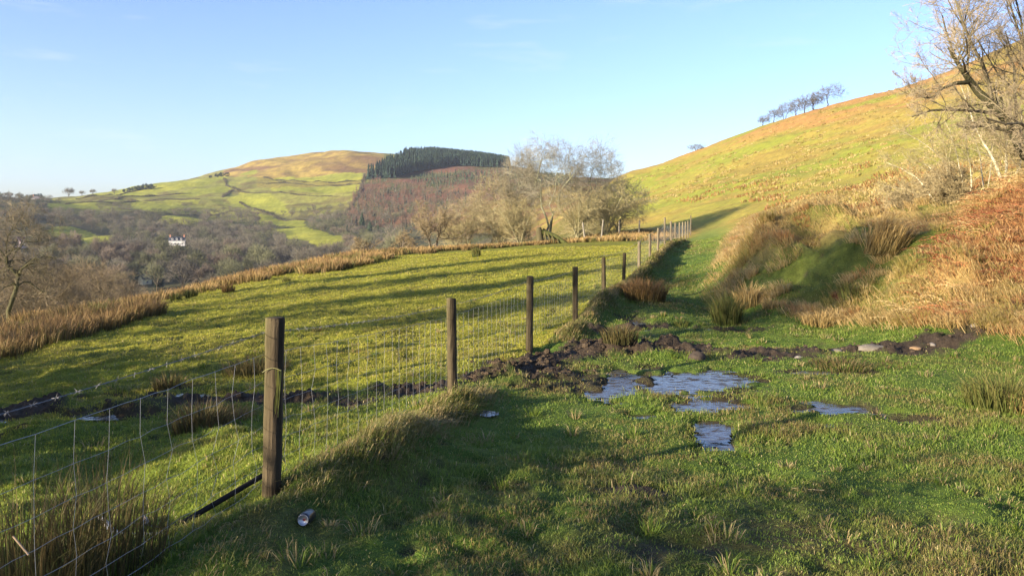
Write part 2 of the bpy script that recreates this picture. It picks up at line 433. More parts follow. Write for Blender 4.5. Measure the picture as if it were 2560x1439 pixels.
def water_mat():
    m, nt, out = mat_new('puddle_water')
    b = node(nt, 'ShaderNodeBsdfPrincipled')
    b.inputs['Base Color'].default_value = (.05, .036, .02, 1); b.inputs['Roughness'].default_value = .05
    b.inputs['IOR'].default_value = 1.33; b.inputs['Specular IOR Level'].default_value = .55
    g = node(nt, 'ShaderNodeBsdfPrincipled')
    g.inputs['Base Color'].default_value = (.060, .045, .028, 1); g.inputs['Roughness'].default_value = .9; g.inputs['Specular IOR Level'].default_value = .04
    tc = node(nt, 'ShaderNodeTexCoord')
    nz = node(nt, 'ShaderNodeTexNoise', Scale=14.0, Detail=4.0)
    bp = node(nt, 'ShaderNodeBump', Strength=.5, Distance=.012)
    nt.links.new(tc.outputs['Object'], nz.inputs['Vector']); nt.links.new(nz.outputs['Fac'], bp.inputs['Height'])
    nt.links.new(bp.outputs['Normal'], b.inputs['Normal'])
    # silt and rotted grass breaking the surface in streaks
    mp = node(nt, 'ShaderNodeMapping'); mp.inputs['Scale'].default_value = (1.0, 2.3, 1)
    n2 = node(nt, 'ShaderNodeTexNoise', Scale=5.5, Detail=8.0, Roughness=.72)
    mr = node(nt, 'ShaderNodeMapRange'); mr.inputs['From Min'].default_value = .51; mr.inputs['From Max'].default_value = .57
    nt.links.new(tc.outputs['Object'], mp.inputs['Vector']); nt.links.new(mp.outputs[0], n2.inputs['Vector']); nt.links.new(n2.outputs['Fac'], mr.inputs['Value'])
    ms = node(nt, 'ShaderNodeMixShader')
    nt.links.new(mr.outputs[0], ms.inputs[0]); nt.links.new(b.outputs[0], ms.inputs[1]); nt.links.new(g.outputs[0], ms.inputs[2])
    nt.links.new(ms.outputs[0], out.inputs['Surface'])
    return m
M_WATER = water_mat()

# ------------------------------------------------------------------ land colours (true base colours)
C = lambda *a: np.array(a, float)
GREEN = C(.085, .135, .018); GREEN2 = C(.055, .095, .014); MOSSY = C(.20, .20, .022); OLIVE = C(.11, .10, .025)
MUD = C(.058, .042, .027); STRAW = C(.42, .29, .11); TAN = C(.30, .20, .075); RUST = C(.26, .095, .035); HILLG = C(.225,.235,.034); HILLY = C(.31, .235, .05)
def lerp(a, b, t): return a + (b - a) * np.asarray(t)[:, None]

GREENF = [[(188,497),(235,484),(336,469),(390,460),(487,447),(524,445),(575,446),(560,457),(504,468),(403,481),(319,493)],
 [(326,509),(430,501),(500,503),(497,507),(430,506),(335,512)],[(327,513),(453,507),(460,516),(420,529),(380,537),(336,530)],
 [(430,487),(504,472),(581,467),(586,475),(554,485),(487,490)],[(116,512),(242,512),(240,530),(181,528),(122,524)],[(576,442),(638,420),(648,431),(630,443)],
 [(672,448),(700,439),(860,427),(914,430),(907,446),(780,450)],[(672,471),(756,463),(905,466),(890,486),(830,490),(752,490),(689,482)],
 [(568,498),(605,481),(672,493),(712,510),(724,530),(660,524),(590,512)],[(638,528),(700,538),(766,550),(756,570),(648,559)],
 [(100,572),(161,560),(275,584),(290,604),(230,612),(161,622),(96,616)],[(670,568),(800,584),(868,602),(850,630),(800,622),(720,604)],[(400,548),(480,542),(520,556),(470,566),(410,562)],[(720,632),(800,640),(790,652),(700,648)],[(584,636),(672,634),(745,636),(640,645)]]
LEN_H = None
def land_col(x, y):
    n1 = fbm(x, y, 1.3, 101, 3); n2 = fbm(x, y, .35, 102, 3); n3 = fbm(x, y, 6, 103, 3)
    z = base_h(x, y); px, row = proj(x, y, z)
    side = x - fence_x(y)
    # pasture
    c = lerp(np.broadcast_to(MOSSY, (len(x), 3)), OLIVE, np.clip(.25 + n1 * 1.1 + n2 * .5, 0, 1))
    c = lerp(c, GREEN, np.clip(sstep(14, 6, y + n3 * 5) * .8 + n3 * .5, 0, .85))
    # track
    t = lerp(np.broadcast_to(GREEN, (len(x), 3)), OLIVE, np.clip(.12 + n1 * .9 + n2 * .7, 0, .8))
    t = lerp(t, GREEN2, np.clip(.3 + n3, 0, 1) * .6)
    t = lerp(t, C(.10, .075, .03), np.clip(sstep(6.5, 4.0, y) * (.35 + n1 + n2 * .8), 0, .75))
    c = np.where((side > 0)[:, None], t, c)
    # bank and its tall dead grass
    bk = sstep(-.2, 1.3, x - bank_x(y) + n1 * 1.2)
    b = lerp(np.broadcast_to(TAN, (len(x), 3)), C(.14, .14, .03), np.clip(.35 + n1 * 1.4, 0, 1))
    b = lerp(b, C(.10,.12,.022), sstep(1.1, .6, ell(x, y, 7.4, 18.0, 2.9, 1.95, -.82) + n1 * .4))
    b = lerp(b, C(.16,.085,.035), sstep(.2, .9, (x - 7.2 - (y - 14) * .45) * .6 + n1 * .9) * (y < 19))
    near_r = (side > 0) & (y < 75)
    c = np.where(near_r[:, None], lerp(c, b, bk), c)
    tk = sstep(.0, .9, side + n1) * (1 - sstep(2.0, 3.8, side + n1 * 1.5)) * sstep(28, 36, y) * (1 - sstep(55, 85, y))
    # hillside
    h = lerp(np.broadcast_to(HILLG, (len(x), 3)), HILLY, np.clip(.5 + fbm(x, y, 25, 111, 3) * 1.5 + n1 * .5, 0, 1))
    br = sstep(.05, .35, fbm(x, y, 17, 112, 3) + sstep(110, 60, y) * .18 + sstep(40, 28, base_h(x, y) * -1 + 80) * 0 + sstep(1750, 1560, px) * .22 + sstep(26, 38, z) * .5 - .12)
    h = lerp(h, C(.28,.17,.05), br * .55)
    h = lerp(h, C(.34,.18,.06), sstep(18, 31, z + n3 * 9) * sstep(-.5, .05, fbm(x, y, 22, 115, 3)) * .9)
    dirt = np.clip(n1 * 1.2, 0, 1)
    h = lerp(h, C(.15, .13, .03), dirt * .5)
    hs = sstep(30, 55, y - 6 * n1) * sstep(.02, .10, x / np.maximum(y, 3) - sstep(75, 60, y) * .14)
    c = lerp(c, h, hs)
    c = lerp(c, C(.13,.19,.03), tk * .8)
    # beyond the crest of the pasture
    far = sstep(58, 75, y) * (x / np.maximum(y, 3) < .12)
    sl = lerp(np.broadcast_to(C(.16, .12, .04), (len(x), 3)), C(.12, .12, .03), np.clip(.5 + n3, 0, 1))
    c = np.where((far > .5)[:, None], sl, c)
    fm = y > 280
    if fm.any():
        xi, yi, pi, ri = x[fm], y[fm], px[fm], row[fm]
        k1 = fbm(xi, yi, 60, 120, 4); k2 = fbm(xi, yi, 18, 121, 3)
        pj = pi + k2 * 10; rj = ri + k1 * 5
        w = lerp(np.broadcast_to(C(.085, .075, .042), (len(xi), 3)), C(.07, .075, .03), np.clip(.5 + k1 * 1.3, 0, 1))   # woodland floor
        w = lerp(w, lerp(np.broadcast_to(C(.20, .20, .045), w.shape), C(.13, .11, .04), np.clip(.4 + k2 * 1.5, 0, 1)), sstep(548, 520, rj) * (pi > 130))
        moor = lerp(np.broadcast_to(C(.30, .22, .055), (len(xi), 3)), C(.19, .13, .05), np.clip(.35 + k2 * 1.5, 0, 1))
        streak = vnoise((xi + .9 * yi) / 55., (xi - .4 * yi) / 380., 130)
        moor = lerp(moor, C(.12, .07, .04), sstep(.12, .3, streak) * .8)
        w = np.where(((rj < 446) & (pi > 560) & (pi < 960))[:, None], moor, w)
        w = np.where(((rj < 470) & (pi > 640) & (pi < 900) & (rj > 446))[:, None], lerp(moor, C(.14, .14, .03), np.full(len(xi), .6)), w)
        gr = lerp(np.broadcast_to(C(.26, .255, .04), (len(xi), 3)), C(.20, .21, .035), np.clip(.5 + k1 * 1.6, 0, 1))
        g2 = np.zeros(len(xi), bool)
        for pl in GREENF: g2 |= inpoly(pj, rj, pl)
        w = np.where(g2[:, None], gr, w)
        cl = lerp(np.broadcast_to(C(.15, .075, .045), (len(xi), 3)), C(.085, .09, .035), np.clip(.45 + k1 * 1.5 + k2, 0, 1))
        clear = inpoly(pj, rj, [(925,445),(1010,396),(1300,392),(1560,440),(1560,620),(860,560),(880,500)])
        w = np.where(clear[:, None], cl, w)
        br2 = inpoly(pj, rj, [(1150,480),(1330,420),(1545,440),(1545,560),(1100,600)]) & (pi > 1100)
        w = np.where((br2 & (yi < 900))[:, None], lerp(np.broadcast_to(C(.22, .17, .045), (len(xi), 3)), C(.18, .10, .045), np.clip(.4 + k2 * 2, 0, 1)), w)
        hl = (pi > 1545)
        c[fm] = np.where(hl[:, None], c[fm], w)
    m = mud_amt(x, y)
    c = lerp(c, MUD * 1.0, np.clip(m * 1.3 + n2 * .8 * (m > .05) - .1, 0, 1))
    c = lerp(c, MUD * 1.2, hoof(x, y) * (y < 20) * sstep(-.05, .25, fbm(x, y, 2.0, 505, 2) + .12) * .8)
    pd = pud_amt(x, y)
    c = lerp(c, MUD * .9, (1 - sstep(.9, 1.5, pd + n2 * 1.6)) * .9)
    return c * (1 + n2[:, None] * .35)

# ------------------------------------------------------------------ terrain sheets
def build_land():
    a0 = math.radians(37)
    ang = np.concatenate([np.linspace(-math.pi, -a0, 46)[:-1], np.linspace(-a0, a0, 620), np.linspace(a0, math.pi, 46)[1:-1]])
    r = np.concatenate([[.05, .5, 1.0, 1.5, 2.0, 2.5], np.exp(np.linspace(math.log(3.0 + 3), math.log(2600 + 3), 880)) - 3])
    A, R = np.meshgrid(ang, r, indexing='ij')
    X = R * np.sin(A); Y = R * np.cos(A)
    Z = height(X.ravel(), Y.ravel()).reshape(X.shape)
    V = np.stack([X, Y, Z], -1).reshape(-1, 3)
    cols = land_col(V[:, 0], V[:, 1])
    na, nr = X.shape
    idx = np.arange(na * nr).reshape(na, nr)
    a = idx[:, :-1]; b = np.roll(idx, -1, 0)[:, :-1]
    F = np.stack([a, b, np.roll(idx, -1, 0)[:, 1:], idx[:, 1:]], -1).reshape(-1, 4)
    cx = V[F].mean(1); x, y = cx[:, 0], cx[:, 1]
    u = x / np.maximum(y, 3); px = 1280 + 2000 * u
    crest = np.interp(px, [-300, 0, 300, 600, 860, 1100, 1340, 1540, 1640], [26, 36, 43, 50, 58, 64, 68, 72, 75])
    cls = np.full(len(F), 0)                                   # 0 pasture
    tr = (x > fence_x(y)) & (y < 75)
    cls[tr] = 1
    cls[tr & (x > bank_x(y))] = 2
    hill = (y >= 26) & (x > bank_x(y)) | (y >= 75) & (px > 1540)
    cls[hill] = 3
    cls[(y > crest) & (px <= 1540) & (y < 700) & (cls == 0)] = 4
    cls[(y >= 700) & (px <= 1540)] = 5
    for k, (nm, lab) in enumerate([('pasture','grass pasture sloping down left of the wire fence'),('path','green boggy grass track right of the wire fence'),
        ('bank','rough grass bank rising right of the track'),('hillside','sunlit yellow green hillside on the right'),
        ('valley','wooded valley floor beyond the pasture'),('far_hill','far hill with green fields and brown moor top')]):
        f = F[cls == k]
        un, inv = np.unique(f, return_inverse=True)
        o = mesh_np(nm, V[un], inv.reshape(-1, 4), M_FAR if k >= 4 else M_GROUND, cols[un], True)
        tag(o, lab, nm.replace('_', ' '), kind='structure')
build_land()

def build_water():
    labs = {0:'large sky blue puddle amid trampled mud in the middle of the track',1:'far lobe of the big track puddle against the mud heaps',2:'small puddle lobe left of the big track puddle',
      3:'thin wet strip along the left foot of the mud heaps',4:'small puddle just below right of the big puddle',5:'elongated puddle nearest the camera on the track',6:'tiny puddle left of the elongated one',
      7:'shallow pale puddle right of the elongated one',8:'little wet patch below the shallow right puddle',9:'faint wet patch furthest right in the grass',10:'small puddle right of the big one in the grass',
      11:'long brown wet strip along the trench on the right',12:'puddle behind the mud heaps on the track',13:'narrow rut of water running up the track',14:'broad shallow wet patch beyond the mud heaps',
      15:'small puddle beside the mound at the second post',16:'bright puddle by the mud behind the netting left',17:'long thin puddle in the pasture behind the netting',18:'lowest puddle in the pasture at left edge',
      19:'small round puddle in the pasture near the rushes',20:'little puddle in the mud between the first two posts',21:'small wet streak in the pasture mud',22:'wet patch in the pasture mud near the second post',23:'upper streak of water along the pasture trench'}
    allp = PUD + PUDF
    for i, (cx, cy, rx, ry, a) in enumerate(allp):
        ex = max(rx, ry) * 1.5 + .2
        n = int(min(110, max(24, 2 * ex / .035)))
        gx = np.linspace(cx - ex, cx + ex, n); gy = np.linspace(cy - ex, cy + ex, n)
        X, Y = np.meshgrid(gx, gy, indexing='ij')
        H = height(X.ravel(), Y.ravel()).reshape(X.shape)
        E = np.stack([ell(X, Y, *p) for p in allp])
        own = np.ones(X.shape, bool)
        core = E[i] < 1
        z = WZ if i < 12 else float(np.percentile(H[core], 60)) + .004
        ok = own & (H < z + .02) & (E[i] < 1.6)
        q = ok[:-1, :-1] & ok[1:, :-1] & ok[1:, 1:] & ok[:-1, 1:] & (E.argmin(0) == i)[:-1, :-1]
        if not q.any(): continue
        idx = np.arange(n * n).reshape(n, n)
        F = np.stack([idx[:-1, :-1][q], idx[1:, :-1][q], idx[1:, 1:][q], idx[:-1, 1:][q]], -1)
        un, inv = np.unique(F, return_inverse=True)
        V = np.stack([X.ravel(), Y.ravel(), np.full(n * n, z)], -1)[un]
        o = mesh_np('puddle', V, inv.reshape(-1, 4), M_WATER, None, True)
        tag(o, labs[i], 'puddle', kind='structure')
build_water()

# ------------------------------------------------------------------ wire fence
WIRE_H = [.82, .66, .53, .41, .30, .19, .09]
def build_fence():
    f = root('wire_fence', (POSTS[2][0], POSTS[2][1], gz(POSTS[2][0], POSTS[2][1])), 'stock fence of round wooden posts, wire netting and barbed wire running up beside the track', 'fence')
    org = np.array(f.location)
    rg = np.random.default_rng(3)
    tops = []
    for i, (x, y, top) in enumerate(POSTS):
        g = gz(x, y)
        t = top if top is not None else g + 1.08
        tops.append((x, y, t, g))
        if i < 1: continue
        a = Acc()
        r0 = .054 if i < 6 else .052
        if i == 11: r0 = .045
        K = 14 if i < 6 else 9
        zs = np.concatenate([[-.25, 0], np.linspace(.08, t - g - .02, 9 if i < 6 else 4), [t - g - .003, t - g]])
        rr = np.concatenate([[r0, r0], np.full(len(zs) - 4, r0), [r0 * .97, r0 * .86]])
        lean = rg.normal(0, .012, 2) if i > 2 else np.array([.017, 0])
        if i == 2: lean = np.array([.02, .0])
        L = np.stack([lean[0] * (zs - (t - g)), lean[1] * (zs - (t - g)), zs], 1)
        th = np.arange(K) * 2 * math.pi / K
        wob = 1 + rg.normal(0, .025, K)
        V = np.stack([L[:, None, 0] + rr[:, None] * wob * np.cos(th), L[:, None, 1] + rr[:, None] * wob * np.sin(th), np.broadcast_to(L[:, 2:3], (len(zs), K))], -1)
        V[:, :, :2] += (rg.normal(0, .0016, V[:, :, :2].shape))
        tilt = rg.normal(0, .06, 2)
        V[-2:, :, 2] += (V[-2:, :, 0] * tilt[0] + V[-2:, :, 1] * tilt[1])
        n = len(zs)
        idx = np.arange(n * K).reshape(n, K)
        F = np.stack([idx[:-1], np.roll(idx, -1, 1)[:-1], np.roll(idx, -1, 1)[1:], idx[1:]], -1).reshape(-1, 4)
        base = np.array([.072, .054, .033]) if i < 8 else np.array([.18, .145, .10])
        cc = np.broadcast_to(base, (n, K, 3)).copy()
        green = np.clip(.5 - .6 * np.cos(th + .6), 0, 1)[None, :, None] * np.linspace(.2, 1, n)[:, None, None]
        cc = cc * (1 - .6 * green) + np.array([.085, .088, .03]) * .6 * green
        dark = (np.sin(th * 2 + 1.0 + i) > .6)[None, :, None] * .45
        cc = cc * (1 - dark)
        cc[:2] *= .6
        a.add(V, F, cc.reshape(-1, 3))
        top_i = idx[-1] + a.n - n * K
        ctr = np.array([[L[-1, 0], L[-1, 1], t - g + .002]])
        a.add(ctr, np.zeros((0, 3), int), base * .8)
        c = a.n - 1
        a.F3.append(np.stack([top_i, np.roll(top_i, -1), np.full(K, c)], -1))
        o = a.build('post', M_WOOD, f, smooth=False)
        o.location = np.array([x, y, g]) - org
        if i == 2: post1 = o; o['label'] = 'thick nearest post, mossy with a dark split down its face'
    # splinter and frayed twine on the nearest post
    a = Acc()
    x, y, t, g = tops[2]
    for k in range(9):
        s = rg.normal(0, 1, 6)
        zz = np.linspace(0, -.20 - .08 * rg.random(), 6)
        L = np.stack([.026 + .006 * s[0] + .008 * np.sin(np.linspace(0, 3, 6) + s[1]), -.058 - .004 * np.linspace(0, 1, 6) + 0 * zz, (t - g) - .29 + zz], 1)
        tubes(a, L, np.linspace(.003, .001, 6), 3, (.34, .33, .10))
    L = np.stack([np.linspace(-.055, .05, 7), np.full(7, -.062), (t - g) - .285 + np.array([-.02, -.008, 0, .003, .004, .0, -.01])], 1)
    tubes(a, L, np.full(7, .0025), 4, (.22, .21, .08))
    o = a.build('frayed_twine', M_RUSH, f); o.location = np.array([x, y, g]) - org
    # netting: sampled along the line
    tp = np.array(tops)
    Y = np.array([p[1] for p in POSTS]); X = np.array([p[0] for p in POSTS])
    G0 = tp[:, 2] - 1.03 ; G0[0] = G0[1] = 1.083 - 1.03
    G0 = np.minimum(G0, np.concatenate([[9, 9], tp[2:, 3] + .2]))
    G0[4:] = np.maximum(G0[4:], tp[4:, 3] - .02)
    s = np.concatenate([[0], np.cumsum(np.hypot(np.diff(X), np.diff(Y)))])
    off = -.058                                      # wires run on the pasture side
    def pt(ss, h, sag=0.0):
        x = np.interp(ss, s, X); y = np.interp(ss, s, Y); z = np.interp(ss, s, G0) + h
        k = np.clip(np.searchsorted(s, ss, side='right') - 1, 0, len(s) - 2)
        f_ = (ss - s[k]) / (s[k + 1] - s[k])
        return np.stack([x + off, y + 0 * x, z - sag * 4 * f_ * (1 - f_)], -1)
    smax = s[-1]
    a = Acc()
    hw = np.array(WIRE_H)
    for j, h in enumerate(hw):
        ss = np.arange(.5, smax, .1)
        L = pt(ss, h, .012 if j == 0 else .02)
        L[:, 2] += rg.normal(0, .0022 if j < 1 else .004, len(ss)); L[:, 0] += rg.normal(0, .003, len(ss))
        tubes(a, L, np.full(len(ss), .00105 if j else .0015), 4)
    ss = np.arange(.6, smax, .2)
    bend = np.clip(fbm(ss, ss * 0, 2.5, 300, 3), 0, 1)
    zig = (rg.random((len(ss), 7)) - .5) * (.012 + .07 * bend[:, None] * 1.2)
    zig[:, 0] = 0; zig[:, -1] *= .3
    st = np.stack([pt(ss + zig[:, j] * (1 if j else 0), hw[j], .012) for j in range(7)], 1)
    st[:, :, 0] += zig * .4
    tubes(a, st, np.full(st.shape[:2], .00105), 4)
    a.build('netting', M_WIRE, f, org=org)
    # barbed wire
    a = Acc()
    hb = .945
    ss = np.arange(.5, smax, .03)
    for ph in (0, math.pi):
        L = pt(ss, hb, .03)
        L[:, 0] += .0019 * np.cos(ss * 60 + ph); L[:, 2] += .0019 * np.sin(ss * 60 + ph)
        tubes(a, L, np.full(len(ss), .0011), 3)
    sb = np.arange(.55, smax, .115)
    c = pt(sb, hb, .03)
    for q in range(4):
        d = rg.normal(0, 1, (len(sb), 3)); d /= np.linalg.norm(d, axis=1, keepdims=True)
        d *= .018
        tubes(a, np.stack([c - d * .6, c, c + d], 1), np.array([[.0007, .0011, .0006]]).repeat(len(sb), 0), 3)
    a.build('barbed_wire', M_BARB, f, org=org)
build_fence()
# ------------------------------------------------------------------ grass, rushes, bracken
def blades(Pn, h, w, lean, az, c0, c1, rng, droop=0.25, segs=2, zoff=.006):
    """ribbon blades: base points, height, width, lean (tip offset / height), azimuth, base and tip colour"""
    N = len(Pn)
    d = np.stack([np.cos(az), np.sin(az), np.zeros(N)], 1)
    sa = az + rng.normal(0, .9, N) + math.pi / 2
    s = np.stack([np.cos(sa), np.sin(sa), np.zeros(N)], 1) * (w / 2)[:, None]
    b = Pn - np.array([0, 0, 1.]) * zoff
    lean = lean[:, None]; hh = h[:, None]; up = np.array([0, 0, 1.])
    m = b + up * hh * .62 + d * hh * lean * .38
    t = b + up * hh * (1 - droop * lean) + d * hh * lean
    if segs == 2:
        V = np.stack([b - s, b + s, m - s * .75, m + s * .75, t], 1)
        i = (np.arange(N) * 5)[:, None]
        F4 = i + np.array([[0, 1, 3, 2]]); F3 = i + np.array([[2, 3, 4]])
        cm = c0 * .45 + c1 * .55
        CC = np.stack([c0, c0, cm, cm, c1], 1)
        return V.reshape(-1, 3), [F4, F3], CC.reshape(-1, 3)
    V = np.stack([b - s, b + s, t], 1)
    F3 = (np.arange(N) * 3)[:, None] + np.array([[0, 1, 2]])
    return V.reshape(-1, 3), [F3], np.stack([c0, c0, c1], 1).reshape(-1, 3)

def scatter_fan(rng, n, y0, y1, fall, umax=.95):
    """points over the visible fan, density falling with distance"""
    yy = np.linspace(y0, y1, 4000)
    wgt = (yy + .6) / (1 + (yy / fall) ** 2)
    c = np.cumsum(wgt); c /= c[-1]
    y = np.interp(rng.random(n), c, yy)
    x = (rng.random(n) * 2 - 1) * (umax * y + .5)
    return x, y
def on_ground(x, y): return np.stack([x, y, height(x, y)], 1)
def pick(rng, n, *cols):
    c = np.array(cols); k = rng.integers(0, len(cols), n)
    j = rng.random((n, 1))
    return c[k] * (1 - j * .5) + c[(k + 1) % len(cols)] * j * .5

def build_grass():
    rng = np.random.default_rng(11)
    # ---- short turf on the track and the pasture
    x, y = scatter_fan(rng, 1230000, 2.4, 48, 6.0)
    side = x - fence_x(y)
    bk = x - bank_x(y)
    m = mud_amt(x, y); pd = pud_amt(x, y) + fbm(x, y, .32, 61, 3) * .75
    keep = (rng.random(len(x)) > m * 1.05) & ((pd > 1.12) | (rng.random(len(x)) < np.where(pd > .8, .34, .13))) & (bk < .5 + rng.random(len(x)) * 1.5)
    n1 = fbm(x, y, .7, 202, 3); n2 = fbm(x, y, 2.4, 203, 3); n4 = fbm(x, y, .22, 204, 2); n8 = fbm(x, y, 1.1, 205, 3)
    keep &= rng.random(len(x)) < np.clip(1.0 + n4 * 1.0 + n1 * .5, .6, 1)
    x, y, side, n1, n2, n4, m, n8 = [v[keep] for v in (x, y, side, n1, n2, n4, m, n8)]
    p = on_ground(x, y); n = len(x)
    for nm, sel, lab in (('track_grass', side > 0, 'short green turf growing over the boggy track'), ('pasture_grass', side <= 0, 'short mossy turf of the grazed pasture')):
        q = p[sel]; k = len(q); yy = y[sel]; a = n1[sel]; b = n2[sel]; e = n4[sel]; rr = rng.random(k)
        if nm == 'track_grass':
            h = (.014 + .022 * rr + .055 * np.clip(a, 0, 1) + .02 * np.clip(b, 0, 1)) * (1 + yy / 60) * np.clip(1 + n8[sel] * 1.2, .5, 1.6)
            cb = pick(rng, k, C(.13,.20,.027), C(.165,.22,.033), C(.095,.16,.022), C(.20,.22,.042))
            ol = np.clip(.16 - a * .5 + n8[sel] * 1.7 + e * 1.1 + sstep(7.5, 4, yy) * .44, 0, .9)
            cb = lerp(cb, pick(rng, k, C(.16,.105,.045), C(.14,.13,.03), C(.24,.17,.07)), ol * (rng.random(k) < .8))
            dry = rng.random(k) < .03
        else:
            h = (.018 + .024 * rr + .022 * np.clip(a, 0, 1)) * (1 + yy / 50)
            cb = pick(rng, k, C(.34,.32,.034), C(.27,.29,.03), C(.38,.32,.046), C(.22,.22,.03))
            g = np.clip(sstep(14, 6, yy + b * 8) * .8, 0, 1)
            cb = lerp(cb, pick(rng, k, C(.13,.21,.022), C(.17,.22,.03)), g * (rng.random(k) < .85))
            cb = lerp(cb, pick(rng, k, C(.19,.14,.05), C(.13,.12,.03)), np.clip(.1 + a * 1.0 + e * .6, 0, .85) * (rng.random(k) < .75))
            dry = rng.random(k) < .03
        cb[dry] = C(.44,.35,.17)
        w = .0021 + .00042 * yy
        V, F, CC = blades(q, h, w * (.7 + .6 * rng.random(k)), rng.random(k) * 1.3 + .15, rng.random(k) * 6.283, cb * 1.0, cb * 1.32, rng)
        o = mesh_np(nm, V, F, M_GRASS, CC)
        tag(o, lab, 'grass', kind='stuff')
    # ---- longer tufts and dead stalks standing in the turf
    kt = 330
    tx, ty = scatter_fan(rng, kt * 3, 3.4, 26, 9.0)
    ok = (tx > fence_x(ty) - 6) & (tx < bank_x(ty) + .3) & (pud_amt(tx, ty) > .9) & (mud_amt(tx, ty) < .6)
    tx, ty = tx[ok][:kt], ty[ok][:kt]; kt = len(tx); per = 42
    rr_ = np.repeat(rng.uniform(.03, .10, kt), per) * np.sqrt(rng.random(kt * per)); th_ = rng.random(kt * per) * 6.283
    cx = np.repeat(tx, per) + rr_ * np.cos(th_); cy = np.repeat(ty, per) + rr_ * np.sin(th_)
    hh = np.repeat(rng.uniform(.05, .13, kt), per) * rng.uniform(.5, 1.1, kt * per)
    mixd = np.repeat(rng.random(kt), per)
    cb = pick(rng, kt * per, C(.13,.20,.024), C(.17,.22,.03), C(.10,.16,.02))
    cb = lerp(cb, pick(rng, kt * per, C(.36,.28,.12), C(.26,.19,.08), C(.44,.35,.17)), (rng.random(kt * per) < mixd * .8))
    V, F, CC = blades(on_ground(cx, cy), hh, .003 + .0005 * cy, .3 + 1.0 * rng.random(kt * per), th_ + rng.normal(0, .5, kt * per), cb * .75, cb * 1.1, rng, .35)
    tag(mesh_np('tuft_grass', V, F, M_GRASS, CC), 'longer grass tufts and dead stalks scattered through the turf', 'grass', kind='stuff')
    # ---- dry longer grass along the ridge under the fence
    k = 34000
    yy = np.exp(rng.uniform(math.log(3.2), math.log(50), k)); off = rng.normal(.24, .16, k)
    xx = fence_x(yy) + off
    gapk = (yy < 8.9) | (yy > 13.4)
    keep = gapk & (mud_amt(xx, yy) < .5) & (np.hypot(xx + 1.05, yy - 4.1) > .22) & (rng.random(k) < .25 + .75 * sstep(4.2, 6, yy)); xx, yy, off = xx[keep], yy[keep], off[keep]; k = len(xx)
    nn = fbm(xx, yy, .8, 210, 2)
    h = (.05 + .10 * rng.random(k)) * (1 + nn) * np.where(np.abs(off - .2) < .25, 1.1, .55) * (.45 + .55 * sstep(4.0, 6.5, yy))
    cb = pick(rng, k, C(.34,.25,.10), C(.26,.19,.075), C(.16,.15,.04), C(.42,.33,.16))
    cb = lerp(cb, pick(rng, k, C(.10,.14,.02), C(.13,.13,.03)), np.clip(.35 + nn * 1.5, 0, 1) * (rng.random(k) < .6))
    V, F, CC = blades(on_ground(xx, yy), h * .85, .002 + .0006 * yy, .4 + .9 * rng.random(k), rng.normal(-.3, 1.0, k), cb * .8, cb * 1.1, rng, .35)
    tag(mesh_np('dry_grass', V, F, M_GRASS, CC), 'dry straw coloured grass on the low ridge beneath the fence', 'grass', kind='stuff')

    # ---- tall pale grass on the bank and along the foot of the hill
    k = 210000
    yy = rng.uniform(9.5, 66, k) ** 1.0
    yy = 9.5 + 56 * rng.random(k) ** 1.7
    xx = bank_x(yy) - .5 + rng.random(k) ** 1.25 * (.34 * yy + 7)
    px = 1280 + 2000 * xx / yy
    d_face = ell(xx, yy, 7.4, 18.0, 2.9, 1.95, -.82) + fbm(xx, yy, .9, 222, 3) * .8
    br = sstep(.1, .8, (xx - 7.3 - (yy - 14) * .45) * .5 + fbm(xx, yy, 1.4, 223, 3) * 1.6) * (yy < 21)
    keep = (px < 2900) & (xx - bank_x(yy) > -.5 + rng.random(k) * .8) & ((d_face > 1) | (rng.random(k) < .12)) & (fbm(xx, yy, .9, 224, 2) > -.38) 
    fade = sstep(0, 1, (xx - bank_x(yy)) / (.25 * yy + 3))
    keep &= rng.random(k) > (fade * .9) * (yy > 22)
    xx, yy, br, d_face = xx[keep], yy[keep], br[keep], d_face[keep]; k = len(xx)
    n3 = fbm(xx, yy, 1.1, 225, 3); n5 = fbm(xx, yy, 4, 226, 2)
    cb = pick(rng, k, C(.50,.36,.15), C(.42,.28,.10), C(.56,.43,.20), C(.32,.21,.08))
    gr = np.clip(n3 * 1.4 + .05, 0, .8) * (rng.random(k) < .7)
    cb = lerp(cb, pick(rng, k, C(.24,.22,.05), C(.18,.20,.04)), gr)
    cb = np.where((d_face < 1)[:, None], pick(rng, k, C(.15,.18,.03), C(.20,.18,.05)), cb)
    isbr = rng.random(k) < br
    h = (.10 + .20 * rng.random(k)) * (1 + n3 * .9) * np.where(d_face < 1, .45, 1)
    # wind and snow have laid it over to the left and downhill
    az = rng.normal(3.5, .8, k)
    g = on_ground(xx, yy)
    s0 = ~isbr
    V, F, CC = blades(g[s0], h[s0], (.003 + .0005 * yy)[s0], (.8 + 1.1 * rng.random(k))[s0], az[s0], cb[s0] * .9, cb[s0] * 1.1, rng, .36)
    kt = 620
    ty = 11.5 + 40 * rng.random(kt) ** 1.6; tx = bank_x(ty) + rng.random(kt) ** 1.2 * (.25 * ty + 5)
    okt = ((ell(tx, ty, 7.4, 18.0, 2.8, 1.85, -.82) > 1) | (rng.random(kt) < .55)) & (tx / ty < .75); tx, ty = tx[okt], ty[okt]; kt = len(tx); per = 150
    r_ = np.repeat(rng.uniform(.12, .34, kt), per) * np.sqrt(rng.random(kt * per)); th_ = rng.random(kt * per) * 6.283
    cx = np.repeat(tx, per) + r_ * np.cos(th_); cy = np.repeat(ty, per) + r_ * np.sin(th_)
    hh = np.repeat(rng.uniform(.2, .46, kt), per) * rng.uniform(.5, 1.1, kt * per)
    tn = np.repeat(rng.random(kt), per)
